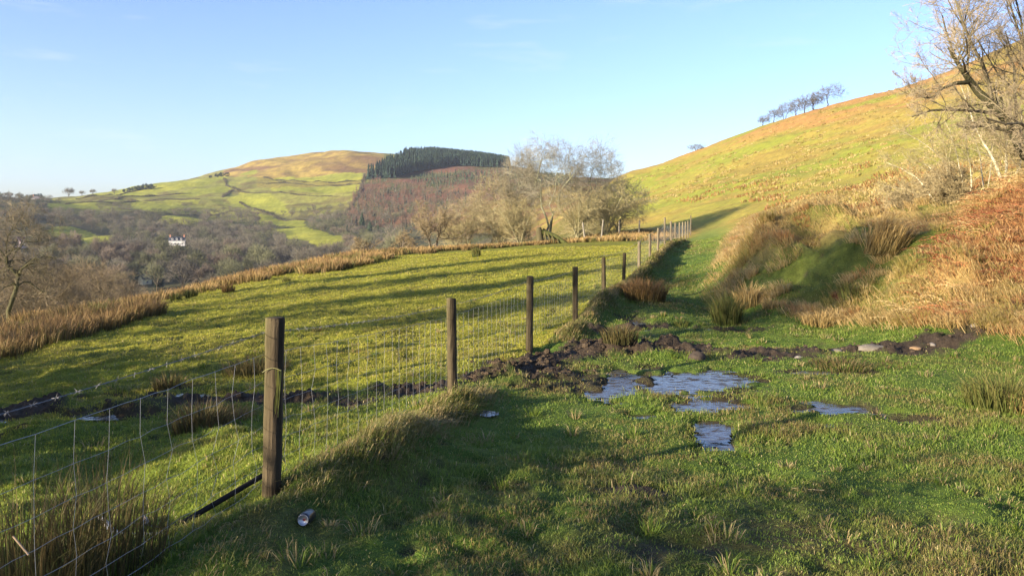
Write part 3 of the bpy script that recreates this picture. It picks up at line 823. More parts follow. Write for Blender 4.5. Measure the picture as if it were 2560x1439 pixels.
    ct = pick(rng, kt * per, C(.54,.40,.17), C(.46,.31,.12), C(.60,.47,.23))
    ct = np.where((tn < .3)[:, None], pick(rng, kt * per, C(.26,.23,.055), C(.36,.27,.09)), ct)
    ct = np.where((tn > .85)[:, None], pick(rng, kt * per, C(.40,.20,.08), C(.48,.30,.12)), ct)
    az_ = np.arctan2(np.sin(th_) * .7 - .25, np.cos(th_) * .7 - .8) + rng.normal(0, .3, kt * per)
    V2, F2, C2 = blades(on_ground(cx, cy), hh, .003 + .0004 * cy, .5 + 1.0 * rng.random(kt * per), az_, ct * .85, ct * 1.1, rng, .42, zoff=.04)
    F = [F[0], F[1], F2[0] + len(V), F2[1] + len(V)]; V = np.concatenate([V, V2]); CC = np.concatenate([CC, C2])
    tag(mesh_np('long_grass', V, F, M_GRASS, CC), 'long pale dead grass covering the mound and hill foot', 'grass', kind='stuff')
    # bracken: arching dead fronds, each a stalk with rows of leaflets
    kb = 6500
    yb = rng.uniform(10.5, 20.5, kb); xb = rng.uniform(6.5, 15.5, kb)
    b = sstep(.1, .8, (xb - 7.3 - (yb - 14) * .45) * .5 + fbm(xb, yb, 1.4, 223, 3) * 1.6)
    keep = (rng.random(kb) < b) & (xb > bank_x(yb) + .2) & (xb / yb < .78)
    xb, yb = xb[keep], yb[keep]; kb = len(xb)
    gb = on_ground(xb, yb)
    a = Acc()
    az = rng.normal(3.4, .7, kb); Ls = rng.uniform(.25, .6, kb)
    d = np.stack([np.cos(az), np.sin(az), 0 * az], 1); sd = np.stack([-np.sin(az), np.cos(az), 0 * az], 1)
    tt = np.linspace(0, 1, 8)
    rise = rng.uniform(.12, .42, kb)
    path = gb[:, None] + d[:, None] * (tt[None, :, None] * Ls[:, None, None]) + np.array([0, 0, 1.]) * (Ls * rise)[:, None, None] * (np.sin(tt * 2.3)[None, :, None])
    fc = pick(rng, kb, C(.44,.17,.07), C(.36,.13,.055), C(.52,.26,.10), C(.54,.36,.16))
    pt_ = fbm(xb, yb, 1.3, 229, 3)[:, None]
    fc = np.where(pt_ > .12, fc * C(.62,.5,.5), np.where(pt_ < -.15, pick(rng, kb, C(.56,.42,.19), C(.46,.34,.13)), fc))
    tubes(a, path, np.linspace(.004, .0015, 8)[None].repeat(kb, 0), 3, fc * 1.1)
    for j in range(2, 8):
        for sg in (-1, 1):
            wd = Ls * .22 * (1.1 - tt[j] * .8) * rng.uniform(.6, 1.2, kb)
            b0 = path[:, j]; b1 = path[:, j] + d * .03
            tip = b0 + sd * (sg * wd)[:, None] + d * (wd * .4)[:, None] + np.array([0, 0, 1.]) * (rng.normal(-.25, .3, kb) * wd)[:, None]
            bw = d * .018
            V = np.stack([b0 - bw, b0 + bw, tip], 1).reshape(-1, 3)
            a.add(V, np.arange(len(V)).reshape(-1, 3), np.repeat(fc * rng.uniform(.75, 1.2, (kb, 1)), 3, 0))
    tag(a.build('bracken_litter', M_RUSH), 'rust red dead bracken covering the steep bank at right', 'bracken', kind='stuff')
    s1 = isbr
    cb2 = pick(rng, s1.sum(), C(.52,.34,.14), C(.45,.22,.08), C(.58,.43,.20), C(.36,.16,.06))
    V, F, CC = blades(g[s1], h[s1] * 1.0, (.0035 + .00032 * yy)[s1], (.7 + .8 * rng.random(k))[s1], az_like(rng, s1.sum()), cb2 * .9, cb2 * 1.1, rng, .42)
    tag(mesh_np('bracken_grass', V, F, M_GRASS, CC), 'orange and straw grass tangled through the bracken bank', 'grass', kind='stuff')

    # ---- pale tufts and rusty patches over the sunlit hillside
    k = 9000
    yy = 40 * (230 / 40) ** rng.random(k); uu = rng.uniform(.12, .8, k); xx = uu * yy
    z = height(xx, yy, False); _, rw = proj(xx, yy, z)
    nn = fbm(xx, yy, 9, 231, 3); keep = (xx > bank_x(yy) + 2) & (rng.random(k) < np.clip(.35 + nn * 2, .05, 1)) & (uu > .10 + (yy < 70) * .06)
    xx, yy = xx[keep], yy[keep]; k = len(xx); per = 9
    cx = np.repeat(xx, per) + rng.normal(0, .22, k * per); cy = np.repeat(yy, per) + rng.normal(0, .25, k * per)
    sz = np.repeat(rng.uniform(.14, .42, k), per)
    cc = np.repeat(pick(rng, k, C(.56,.44,.19), C(.46,.34,.12), C(.30,.25,.06), C(.50,.36,.13)), per, 0)
    V, F, CC = blades(on_ground(cx, cy), sz * rng.uniform(.6, 1.2, k * per), .05 + .0009 * cy, .3 + rng.random(k * per), rng.random(k * per) * 6.28, cc * .7, cc, rng, .4)
    tag(mesh_np('hill_grass', V, F, M_GRASS, CC), 'pale grass tufts dotted over the sunlit hillside', 'grass', kind='stuff')
    # ---- dead bracken on the lower hillside
    k = 30000
    yy = 26 * (120 / 26) ** rng.random(k); uu = rng.uniform(.12, .62, k); xx = uu * yy
    nn = fbm(xx, yy, 6.0, 233, 3)
    z = height(xx, yy, False); pxx, rw = proj(xx, yy, z)
    keep = (xx > bank_x(yy) + 1) & (nn + sstep(470, 540, rw) * .22 > .17) & (rw > 415)
    xx, yy = xx[keep], yy[keep]; k = len(xx)
    cc = pick(rng, k, C(.34,.15,.055), C(.42,.24,.08), C(.27,.12,.05), C(.48,.34,.13))
    V, F, CC = blades(on_ground(xx, yy), rng.uniform(.2, .55, k), .02 + .0011 * yy, .5 + rng.random(k), rng.normal(3.6, 1, k), cc * .75, cc, rng, .4)
    tag(mesh_np('hill_bracken', V, F, M_GRASS, CC), 'rusty dead bracken patches along the lower hillside', 'bracken', kind='stuff')
def az_like(rng, n): return rng.normal(3.5, .7, n)

RUSH_COLS = dict(
 brown=((C(.07,.08,.02), C(.10,.075,.025)), (C(.30,.155,.055), C(.24,.12,.045), C(.36,.21,.085))),
 green=((C(.05,.075,.016), C(.07,.085,.02)), (C(.16,.15,.035), C(.20,.15,.05), C(.11,.13,.03))),
 tan=((C(.13,.11,.035), C(.18,.13,.04)), (C(.50,.34,.13), C(.42,.25,.09), C(.56,.42,.19))),
 dark=((C(.045,.05,.015), C(.06,.05,.02)), (C(.13,.10,.035), C(.18,.11,.045), C(.10,.10,.03))),
 rust=((C(.12,.05,.03), C(.10,.04,.025)), (C(.30,.10,.05), C(.24,.07,.04), C(.34,.15,.07))))
def tussock_arrays(rng, n, r, h, kind, w, spread=.55, az0=None, azs=9.0):
    rad = r * np.sqrt(rng.random(n)) * .75; th = rng.random(n) * 6.283
    p = np.stack([rad * np.cos(th), rad * np.sin(th), np.zeros(n)], 1)
    az = th + rng.normal(0, .6, n) if az0 is None else rng.normal(az0, azs, n)
    ln = spread * (rad / r) * 1.2 * rng.uniform(.5, 1.4, n) + rng.random(n) * .18
    hh = h * rng.uniform(.55, 1.08, n) * (1 - .35 * (rad / r) ** 2)
    b, t = RUSH_COLS[kind]
    return blades(p, hh, np.full(n, w) * rng.uniform(.7, 1.3, n), ln, az, pick(rng, n, *b), pick(rng, n, *t), rng, .38, zoff=.05)

def build_rushes():
    rng = np.random.default_rng(21)
    # ---- the dense belt along the crest, and the front bed at the left edge
    def bed(n, fn, hmin, hmax, w0, name, lab, pale):
        xs, ys = fn(n)
        k = len(xs); per = 46
        cx = np.repeat(xs, per) ; cy = np.repeat(ys, per)
        r = np.repeat(rng.uniform(.18, .42, k), per); th = rng.random(k * per) * 6.283; rad = r * np.sqrt(rng.random(k * per))
        x = cx + rad * np.cos(th); y = cy + rad * np.sin(th)
        hh = np.repeat(rng.uniform(hmin, hmax, k) * np.interp(xs / ys, [-.2, .05], [1, .72]), per) * rng.uniform(.55, 1.1, k * per)
        kind = np.repeat(rng.random(k), per)
        b = pick(rng, k * per, C(.06,.07,.018), C(.10,.075,.028), C(.085,.09,.022))
        t = pick(rng, k * per, C(.27,.155,.065), C(.21,.12,.052), C(.36,.23,.10))
        t = np.where((kind < .13)[:, None], pick(rng, k * per, C(.12,.13,.03), C(.20,.17,.05)), t)
        t = np.where((kind > pale)[:, None], pick(rng, k * per, C(.52,.36,.15), C(.44,.27,.10)), t)
        V, F, CC = blades(on_ground(x, y), hh, w0 + .00075 * y, .15 + .5 * rad / r * rng.random(k * per), th, b, t, rng, .3, zoff=.05)
        tag(mesh_np(name, V, F, M_RUSH, CC), lab, 'rushes', kind='stuff')
    lo_px = [-500, -300, -100, 0, 200, 370, 440, 600, 720, 880, 1000, 1150, 1340, 1430]
    lo_D = [23, 24.5, 26, 27, 27, 27.5, 31, 36, 38, 40, 46, 51, 55.5, 59]
    def belt(n):
        u = rng.uniform(-.62, .075, n); px = 1280 + 2000 * u
        d0 = np.interp(px, lo_px, lo_D); dep = np.interp(px, [-300, 400, 880, 1150, 1430], [16, 19, 20, 15, 7])
        y = d0 + dep * rng.random(n) ** 1.2; x = u * y
        keep = fbm(x, y, 1.6, 241, 2) + .5 * np.clip((y - d0) / 6, 0, 1) > np.interp(px, [300, 900, 1300], [.04, .12, .3])
        return x[keep], y[keep]
    bed(3000, belt, .36, .66, .004, 'rush_belt', 'russet brown rush belt along the far edge of the pasture', .72)
    def front(n):
        px = rng.uniform(-420, 395, n)
        d0 = np.interp(px, [-400, -200, 0, 200, 300, 380, 400], [14.2, 14.7, 15.6, 18.4, 20.5, 22.4, 23])
        d1 = np.interp(px, [-400, 0, 200, 380, 400], [18.5, 20.5, 22.2, 23.6, 23.8])
        y = d0 + (d1 - d0) * rng.random(n); x = (px - 1280) / 2000 * y
        keep = fbm(x, y, 1.5, 242, 2) > -.3
        return x[keep], y[keep]
    bed(620, front, .38, .66, .004, 'rush_bed', 'dark bottomed bed of brown rushes at the left edge of the pasture', .93)
    def footbed(n):
        y = rng.uniform(52, 70, n); px = np.interp(y, [52, 70], [1590, 1640]) + rng.uniform(-190, 60, n)
        x = (px - 1280) / 2000 * y
        keep = x < fence_x(y) - .6
        keep &= (y > np.interp(px, [1400, 1640], [60, 54]))
        return x[keep], y[keep]
    bed(420, footbed, .4, .8, .004, 'rough_grass', 'tawny rough grass between the old posts and the new fence', .35)
    # ---- tussocks one can point at
    T = [ # px, base row or D, stems, radius, height, kind, spread, label
     (60,('D',3.35),400,.36,.74,'dark',.35,'tall rush clump in the bottom left corner behind the netting'),
     (262,('D',3.62),280,.32,.68,'dark',.4,'loose spiky rush clump left of the nearest post beside the grey hose'),
     (505,('D',7.4),420,.30,.42,'dark',.55,'bushy dark rush tussock behind the netting left of the nearest post'),
     (575,('D',7.9),240,.26,.30,'brown',.9,'flattened brown tussock touching the dark rush tussock in the pasture mud'),
     (425,('D',10.6),170,.26,.30,'dark',.6,'small dark rush tuft above the bright puddle in the pasture'),
     (640,('D',11.6),420,.55,.40,'dark',.7,'wide dark tussock hidden behind the top of the nearest post'),
     (880,('D',13.2),260,.5,.16,'brown',.9,'low brown hummock of dead grass between the first two posts'),
     (800,('D',17.0),80,.25,.16,'dark',.9,'tiny dark tuft under the barbed wire right of the nearest post'),
     (1190,('D',42),200,.28,.62,'green',.25,'lone upright rush tussock standing in the open pasture'),
     (716,('D',34),110,.2,.42,'green',.3,'single rush tuft in front of the rush belt, the one furthest out in the grass'),
     (570,('D',31.5),150,.3,.5,'brown',.35,'broad green based tuft at the front of the rush belt, third from the rush bed'),
     (478,('D',30),130,.26,.5,'green',.35,'green tuft at the front of the rush belt, second from the rush bed'),
     (441,('D',29.2),110,.22,.5,'green',.3,'narrow green tuft at the front of the rush belt nearest the rush bed'),
     (245,('D',26),130,.3,.55,'green',.35,'pale green tuft standing just behind the dark rush bed'),
     (1545,('D',56),160,.5,.7,'tan',.6,'tawny tussock below the old leaning posts at the pasture edge'),
     (1612,('D',19.4),650,.62,.72,'brown',.5,'big shaggy brown clump on the ridge right of the fifth and sixth posts'),
     (1818,('D',16.3),420,.34,.86,'green',.45,'tall upright rush tussock at the left foot of the mound'),
     (1872,('D',18.0),320,.36,.72,'tan',.5,'straw coloured tussock behind the tall rush tussock at the mound foot'),
     (1935,('D',17.0),140,.3,.36,'tan',.7,'low wispy tan tussock on the grassy mound foot'),
     (1705,('D',15.9),90,.18,.24,'green',.5,'small rush tuft in the middle of the track beyond the mud'),
     (2050,('D',15.4),300,.4,.45,'tan',.8,'spreading tawny tussock at the front foot of the mound'),
     (2130,('D',16.2),160,.3,.5,'green',.6,'green wispy tussock between the mound and the drooping tussock'),
     (2500,('D',8.4),520,.42,.52,'green',.6,'near grey green rush tussock at the right edge of the track'),
     (2600,('D',8.2),320,.4,.42,'tan',.8,'tawny grass clump cut by the right edge of the photo'),
     (2100,('D',10.9),420,.55,.20,'dark',1.0,'squashed dark tussock in the mud trench below the pale boulder'),
     (2250,('D',10.8),200,.4,.16,'dark',1.0,'low muddy tuft right of the squashed dark tussock'),
     (1550,('D',12.15),260,.34,.34,'dark',.5,'dead tuft sticking up from the mud heaps on the track'),
     (2380,('D',13.2),220,.35,.3,'tan',1.0,'pale flopped grass at the foot of the bracken bank'),
     (2110,('D',16.9),220,.3,.28,'rust',.7,'dark red dead dock clump on the front of the mound'),
     (1270,('D',11.3),90,.2,.14,'dark',.9,'grassy clod with dark blades between the second and third posts')]
    for px, d, n, r, h, kind, sp, lab in T:
        x, y, z = on(px, d[1])
        V, F, CC = tussock_arrays(rng, int(n * 1.6), r, h, kind, (.0022 if y < 5 else .0035) + .0006 * y, sp)
        o = mesh_np('grass_tussock' if kind in ('tan', 'rust') else 'rush_tussock', V, F, M_RUSH, CC)
        o.location = (x, y, z - .01)
        tag(o, lab, 'tussock', 'tussocks of rush and grass')
    # the drooping tussock on the mound
    x, y, z = on(2205, 17.4)
    V, F, CC = tussock_arrays(rng, 900, .5, 1.15, 'tan', .013, 1.0, -.2, .8)
    o = mesh_np('grass_tussock', V, F, M_RUSH, CC); o.location = (x, y, z)
    tag(o, 'tallest drooping straw tussock hanging over a dark hollow in the mound', 'tussock', 'tussocks of rush and grass')

# ------------------------------------------------------------------ bare trees
def grow(rng, L0, R0, levels):
    out = [(np.asarray(L0, float), np.asarray(R0, float))]
    for lv in levels:
        L, R = out[-1] if lv.get('src') is None else out[lv['src']]
        N, Pn, _ = L.shape
        n = lv['n']; st = lv.get('start', .25)
        t = st + (1 - st) * ((np.arange(n)[None] + rng.random((N, n))) / n)
        seg = np.linalg.norm(np.diff(L, axis=1), axis=2).sum(1)
        f = t * (Pn - 1); i = np.minimum(f.astype(int), Pn - 2); a = (f - i)[..., None]
        ar = np.arange(N)[:, None]
        p = L[ar, i] * (1 - a) + L[ar, i + 1] * a
        T = L[ar, i + 1] - L[ar, i]; T /= np.linalg.norm(T, axis=2, keepdims=True) + 1e-9
        r = R[ar, i] * (1 - a[..., 0]) + R[ar, i + 1] * a[..., 0]
        q = rng.normal(0, 1, p.shape); q -= (q * T).sum(-1, keepdims=True) * T
        q /= np.linalg.norm(q, axis=2, keepdims=True) + 1e-9
        ang = rng.normal(lv.get('ang', .8), lv.get('angs', .2), t.shape)[..., None]
        d = T * np.cos(ang) + q * np.sin(ang)
        d = d.reshape(-1, 3); p = p.reshape(-1, 3); r = r.reshape(-1)
        ln = (seg[:, None] * lv.get('len', .6) * (1 - lv.get('taper', .45) * (t - st) / (1 - st + 1e-6))).reshape(-1) * rng.uniform(.65, 1.25, len(p))
        K = lv.get('P', 4)
        pts = [p]
        bias = np.array(lv.get('bias', (0, 0, 0)), float)
        for k in range(K - 1):
            d = d + rng.normal(0, lv.get('wig', .18), d.shape) + np.array([0, 0, lv.get('up', .08)]) + bias
            d /= np.linalg.norm(d, axis=1, keepdims=True) + 1e-9
            pts.append(pts[-1] + d * (ln / (K - 1))[:, None])
        Lc = np.stack(pts, 1)
        r0 = np.minimum(r * lv.get('rr', .6), lv.get('rmax', 9)); r0 = np.maximum(r0, lv.get('rmin', .002))
        Rc = r0[:, None] * np.linspace(1, lv.get('tip', .45), K)[None]
        out.append((Lc, Rc))
    return out

def trunk_line(rng, h, r, lean=(0, 0), P=7, wig=.06, tip=.35):
    t = np.linspace(0, 1, P)
    x = lean[0] * h * t ** 1.4 + np.concatenate([[0, 0], np.cumsum(rng.normal(0, wig, P - 2))]) * h / P
    y = lean[1] * h * t ** 1.4 + np.concatenate([[0, 0], np.cumsum(rng.normal(0, wig, P - 2))]) * h / P
    L = np.stack([x, y, h * t - .15 * (t == 0)], 1)
    R = r * (1 - (1 - tip) * t); R[0] *= 1.35
    return L, R

def tree_meshes(levels, split, sides, cols, par, bark=None, twig=None, vary=None):
    """trunk (levels < split) and crown meshes as children of par"""
    a = Acc(); b = Acc()
    for i, (L, R) in enumerate(levels):
        c = cols[min(i, len(cols) - 1)]
        c = np.broadcast_to(np.asarray(c, float), (len(L), 3))
        if vary is not None: c = c * vary.uniform(.7, 1.35, (len(L), 1))
        tubes(a if i < split else b, L, R, sides[min(i, len(sides) - 1)], c)
    o1 = a.build('trunk', bark or M_BARK, par, smooth=True)
    o2 = b.build('crown', twig or M_TWIG, par)
    return o1, o2

BARK_L = C(.30,.27,.20); BARK_D = C(.12,.10,.07); MOSS = C(.16,.16,.04); TWG = C(.30,.22,.15)
def make_tree(name, loc, lab, cat, group, seed, h, r, style, stems=1, lean=(0, 0), spread=.35, rz=0):
    rng = np.random.default_rng(seed)
    t = root(name, loc, lab, cat, group, rz)
    Ls, Rs = [], []
    for s in range(stems):
        th = rng.random() * 6.28 if stems > 1 else 0
        ln = np.array(lean) + (np.array([math.cos(th), math.sin(th)]) * spread * rng.uniform(.4, 1.1) if stems > 1 else 0)
        hh = h * rng.uniform(.65, 1.0) * style.get('trunk', .62)
        L, R = trunk_line(rng, hh, r * (rng.uniform(.6, 1) if stems > 1 else 1), ln, wig=style.get('twig0', .08))
        if stems > 1: L[:, :2] += np.array([math.cos(th), math.sin(th)]) * r * 1.3
        Ls.append(L); Rs.append(R)
    lev = grow(rng, np.stack(Ls), np.stack(Rs), style['lev'])
    tree_meshes(lev, style.get('split', 2), style.get('sides', [8, 5, 4, 3]), style['cols'], t, vary=rng)
    return t

ST_ALDER = dict(trunk=.66, split=2, sides=[8, 5, 3, 3, 3], cols=[C(.27,.25,.16), C(.25,.22,.13), C(.24,.195,.12), C(.25,.20,.13), C(.25,.20,.135)], lev=[
    dict(n=16, ang=.9, len=.66, P=6, up=.10, wig=.12, start=.18, rr=.5, taper=.5),
    dict(n=10, ang=.55, len=.5, P=5, up=.05, wig=.16, start=.2, rr=.5),
    dict(n=10, ang=.5, len=.45, P=4, up=.04, wig=.2, start=.1, rr=.55, rmin=.006, tip=.6),
    dict(n=6, ang=.6, len=.55, P=3, up=.03, wig=.2, start=.1, rr=.6, rmin=.0045, tip=.6)])
ST_THORN = dict(trunk=.5, split=2, twig0=.16, sides=[7, 5, 3, 3, 3], cols=[BARK_D, BARK_D * 1.15, C(.17,.135,.075), C(.21,.16,.085), C(.22,.17,.09)], lev=[
    dict(n=10, ang=.95, len=1.0, P=6, up=.05, wig=.25, start=.3, rr=.6, taper=.3),
    dict(n=10, ang=.8, len=.5, P=5, up=.04, wig=.28, start=.2, rr=.5),
    dict(n=8, ang=.8, len=.5, P=4, up=.03, wig=.3, start=.1, rr=.5, rmin=.008, tip=.6),
    dict(n=5, ang=.8, len=.6, P=3, up=0, wig=.3, start=.1, rr=.6, rmin=.006, tip=.6)])
ST_SHRUB = dict(trunk=.8, split=1, sides=[5, 4, 3, 3], cols=[C(.25,.23,.13), C(.25,.225,.115), C(.26,.225,.11), C(.28,.235,.115)], lev=[
    dict(n=10, ang=.8, len=.55, P=5, up=.03, wig=.22, start=.1, rr=.55),
    dict(n=9, ang=.75, len=.55, P=4, up=.02, wig=.25, start=.1, rr=.55, rmin=.006),
    dict(n=7, ang=.7, len=.55, P=3, up=.01, wig=.28, start=.1, rr=.6, rmin=.005, tip=.6)])
ST_OAK = dict(trunk=.5, split=3, twig0=.05, sides=[9, 6, 4, 3, 3], cols=[BARK_D * .9 + MOSS * .25, BARK_D + MOSS * .3, C(.15,.12,.065), C(.18,.14,.085), C(.20,.155,.095)], lev=[
    dict(n=9, ang=.85, len=1.05, P=7, up=.08, wig=.16, start=.3, rr=.6, taper=.3),
    dict(n=9, ang=.75, len=.5, P=5, up=.05, wig=.22, start=.25, rr=.5),
    dict(n=9, ang=.75, len=.5, P=4, up=.04, wig=.22, start=.15, rr=.5, rmin=.011),
    dict(n=6, ang=.75, len=.55, P=3, up=.03, wig=.25, start=.1, rr=.6, rmin=.010, tip=.6)])

def curve_to(rng, A, TA, B, P=5, sag=.35):
    """branches from A (leaving along TA) to B"""
    D = np.linalg.norm(B - A, axis=1, keepdims=True)
    M = A + TA * D * sag
    t = np.linspace(0, 1, P)[None, :, None]
    L = (1 - t) ** 2 * A[:, None] + 2 * t * (1 - t) * M[:, None] + t ** 2 * B[:, None]
    w = rng.normal(0, .03, L.shape) * D[:, None]; w[:, 0] = 0
    return L + w
def dome_points(rng, n, c, r, lo, hi, zmin=-.75):
    d = rng.normal(0, 1, (n * 3, 3)); d /= np.linalg.norm(d, axis=1, keepdims=True); d = d[d[:, 2] > zmin][:n]
    lump = 1 + .35 * fbm(d[:, 0] * 1.7 + 3 * c[2], d[:, 1] * 1.7 + d[:, 2] * 1.3, .8, 77, 2)
    q = rng.uniform(lo, hi, len(d)) * lump
    return np.array(c) + d * q[:, None] * np.array(r)
def dome_tree(name, loc, lab, cat, group, seed, h, w, r, cols, stems=1, limbs=9, sec=130, ter=1300, twg=4, shift=(0, 0), fork=.2, rtw=.005, tl=.075, zc=.6, zr=.38):
    """bare tree with a rounded crown: stems, limbs, boughs, then sprays of twigs reaching a lumpy dome"""
    rng = np.random.default_rng(seed)
    t = root(name, loc, lab, cat, group)
    c = np.array([shift[0] * h, shift[1] * h, zc * h]); R = np.array([w / 2, w / 2, zr * h])
    a = Acc(); b = Acc()
    nodes, tang, rads = [], [], []
    for k in range(stems):
        th = rng.random() * 6.28; off = np.array([math.cos(th), math.sin(th), 0]) * (r * 1.5 if stems > 1 else 0)
        end = c * np.array([.5, .5, 0]) + off * 3 + np.array([rng.normal(0, .04 * w), rng.normal(0, .04 * w), h * rng.uniform(.50, .72)])
        if stems > 1: end[:2] += np.array([math.cos(th), math.sin(th)]) * w * .16
        L = curve_to(rng, (off + np.array([0, 0, -.2]))[None], np.array([[0, 0, 1.]]), end[None], 9, .5)
        Rr = r * np.linspace(1, .30, 9)[None] * (1 if stems == 1 else rng.uniform(.55, .9)); Rr[:, 0] *= 1.35
        tubes(a, L, Rr, 8, cols[0])
        nodes.append(L[0]); tang.append(np.gradient(L[0], axis=0)); rads.append(Rr[0])
    def attach(B, P, rr, sides, col, rmin, rmax, acc, zlow=0.0, lift=.0):
        N = np.concatenate(nodes); T = np.concatenate(tang); RR = np.concatenate(rads)
        T = T / (np.linalg.norm(T, axis=1, keepdims=True) + 1e-9)
        d = np.linalg.norm(B[:, None] - N[None], axis=2)
        ce = np.linalg.norm((B - c) / R, axis=1)[:, None]; cn = np.linalg.norm((N - c) / R, axis=1)[None]
        cost = d + np.where(N[None, :, 2] > B[:, None, 2] + .1 * h, h, 0) + np.where(N[None, :, 2] < zlow, h, 0) + np.where((cn > ce) & (N[None, :, 2] > c[2]), h * .5, 0)
        k = cost.argmin(1)
        Tb = T[k] + (B - N[k]) / (np.linalg.norm(B - N[k], axis=1, keepdims=True) + 1e-9) * .5 + np.array([0, 0, lift]); Tb /= np.linalg.norm(Tb, axis=1, keepdims=True)
        L = curve_to(rng, N[k], Tb, B, P, .42)
        r0 = np.clip(RR[k] * rr, rmin, rmax)
        Rc = r0[:, None] * np.linspace(1, .4, P)[None]
        tubes(acc, L, Rc, sides, np.broadcast_to(col, (len(L), 3)) * rng.uniform(.75, 1.3, (len(L), 1)))
        return L, Rc
    def push(L, Rc, lo=1):
        nodes.append(L[:, lo:].reshape(-1, 3)); tang.append(np.gradient(L, axis=1)[:, lo:].reshape(-1, 3)); rads.append(Rc[:, lo:].reshape(-1))
    L, Rc = attach(dome_points(rng, limbs, c, R, .55, .75, -.35), 8, .7, 6, cols[0], .02 * r, r * .6, a, fork * h, .3); push(L, Rc, 2)
    L, Rc = attach(dome_points(rng, sec, c, R, .45, .88), 6, .6, 4, cols[1], .012, r * .3, b, fork * h, .2); push(L, Rc)
    L, Rc = attach(dome_points(rng, ter, c, R, .55, 1.0), 5, .6, 3, cols[2], rtw * 1.3, .03, b, fork * h, .1)
    tip = L[:, -1]; tg = L[:, -1] - L[:, -2]; tg /= np.linalg.norm(tg, axis=1, keepdims=True)
    src = np.concatenate([np.repeat(tip, twg, 0), np.repeat(L[:, -2], max(1, twg // 2), 0)]); tt = np.concatenate([np.repeat(tg, twg, 0), np.repeat(tg, max(1, twg // 2), 0)])
    d = tt + rng.normal(0, .45, tt.shape) + np.array([0, 0, .12]); d /= np.linalg.norm(d, axis=1, keepdims=True)
    ln = h * tl * rng.uniform(.5, 1.2, (len(d), 1))
    d2 = d + rng.normal(0, .3, d.shape); d2 /= np.linalg.norm(d2, axis=1, keepdims=True)
    Lt = np.stack([src, src + d * ln * .5, src + d * ln * .5 + d2 * ln * .5], 1)
    tubes(b, Lt, np.array([[rtw, rtw * .85, rtw * .5]]).repeat(len(Lt), 0), 3, np.broadcast_to(cols[3], (len(Lt), 3)) * rng.uniform(.75, 1.3, (len(Lt), 1)))
    a.build('trunk', M_BARK, t, True); b.build('crown', M_TWIG, t)
    return t

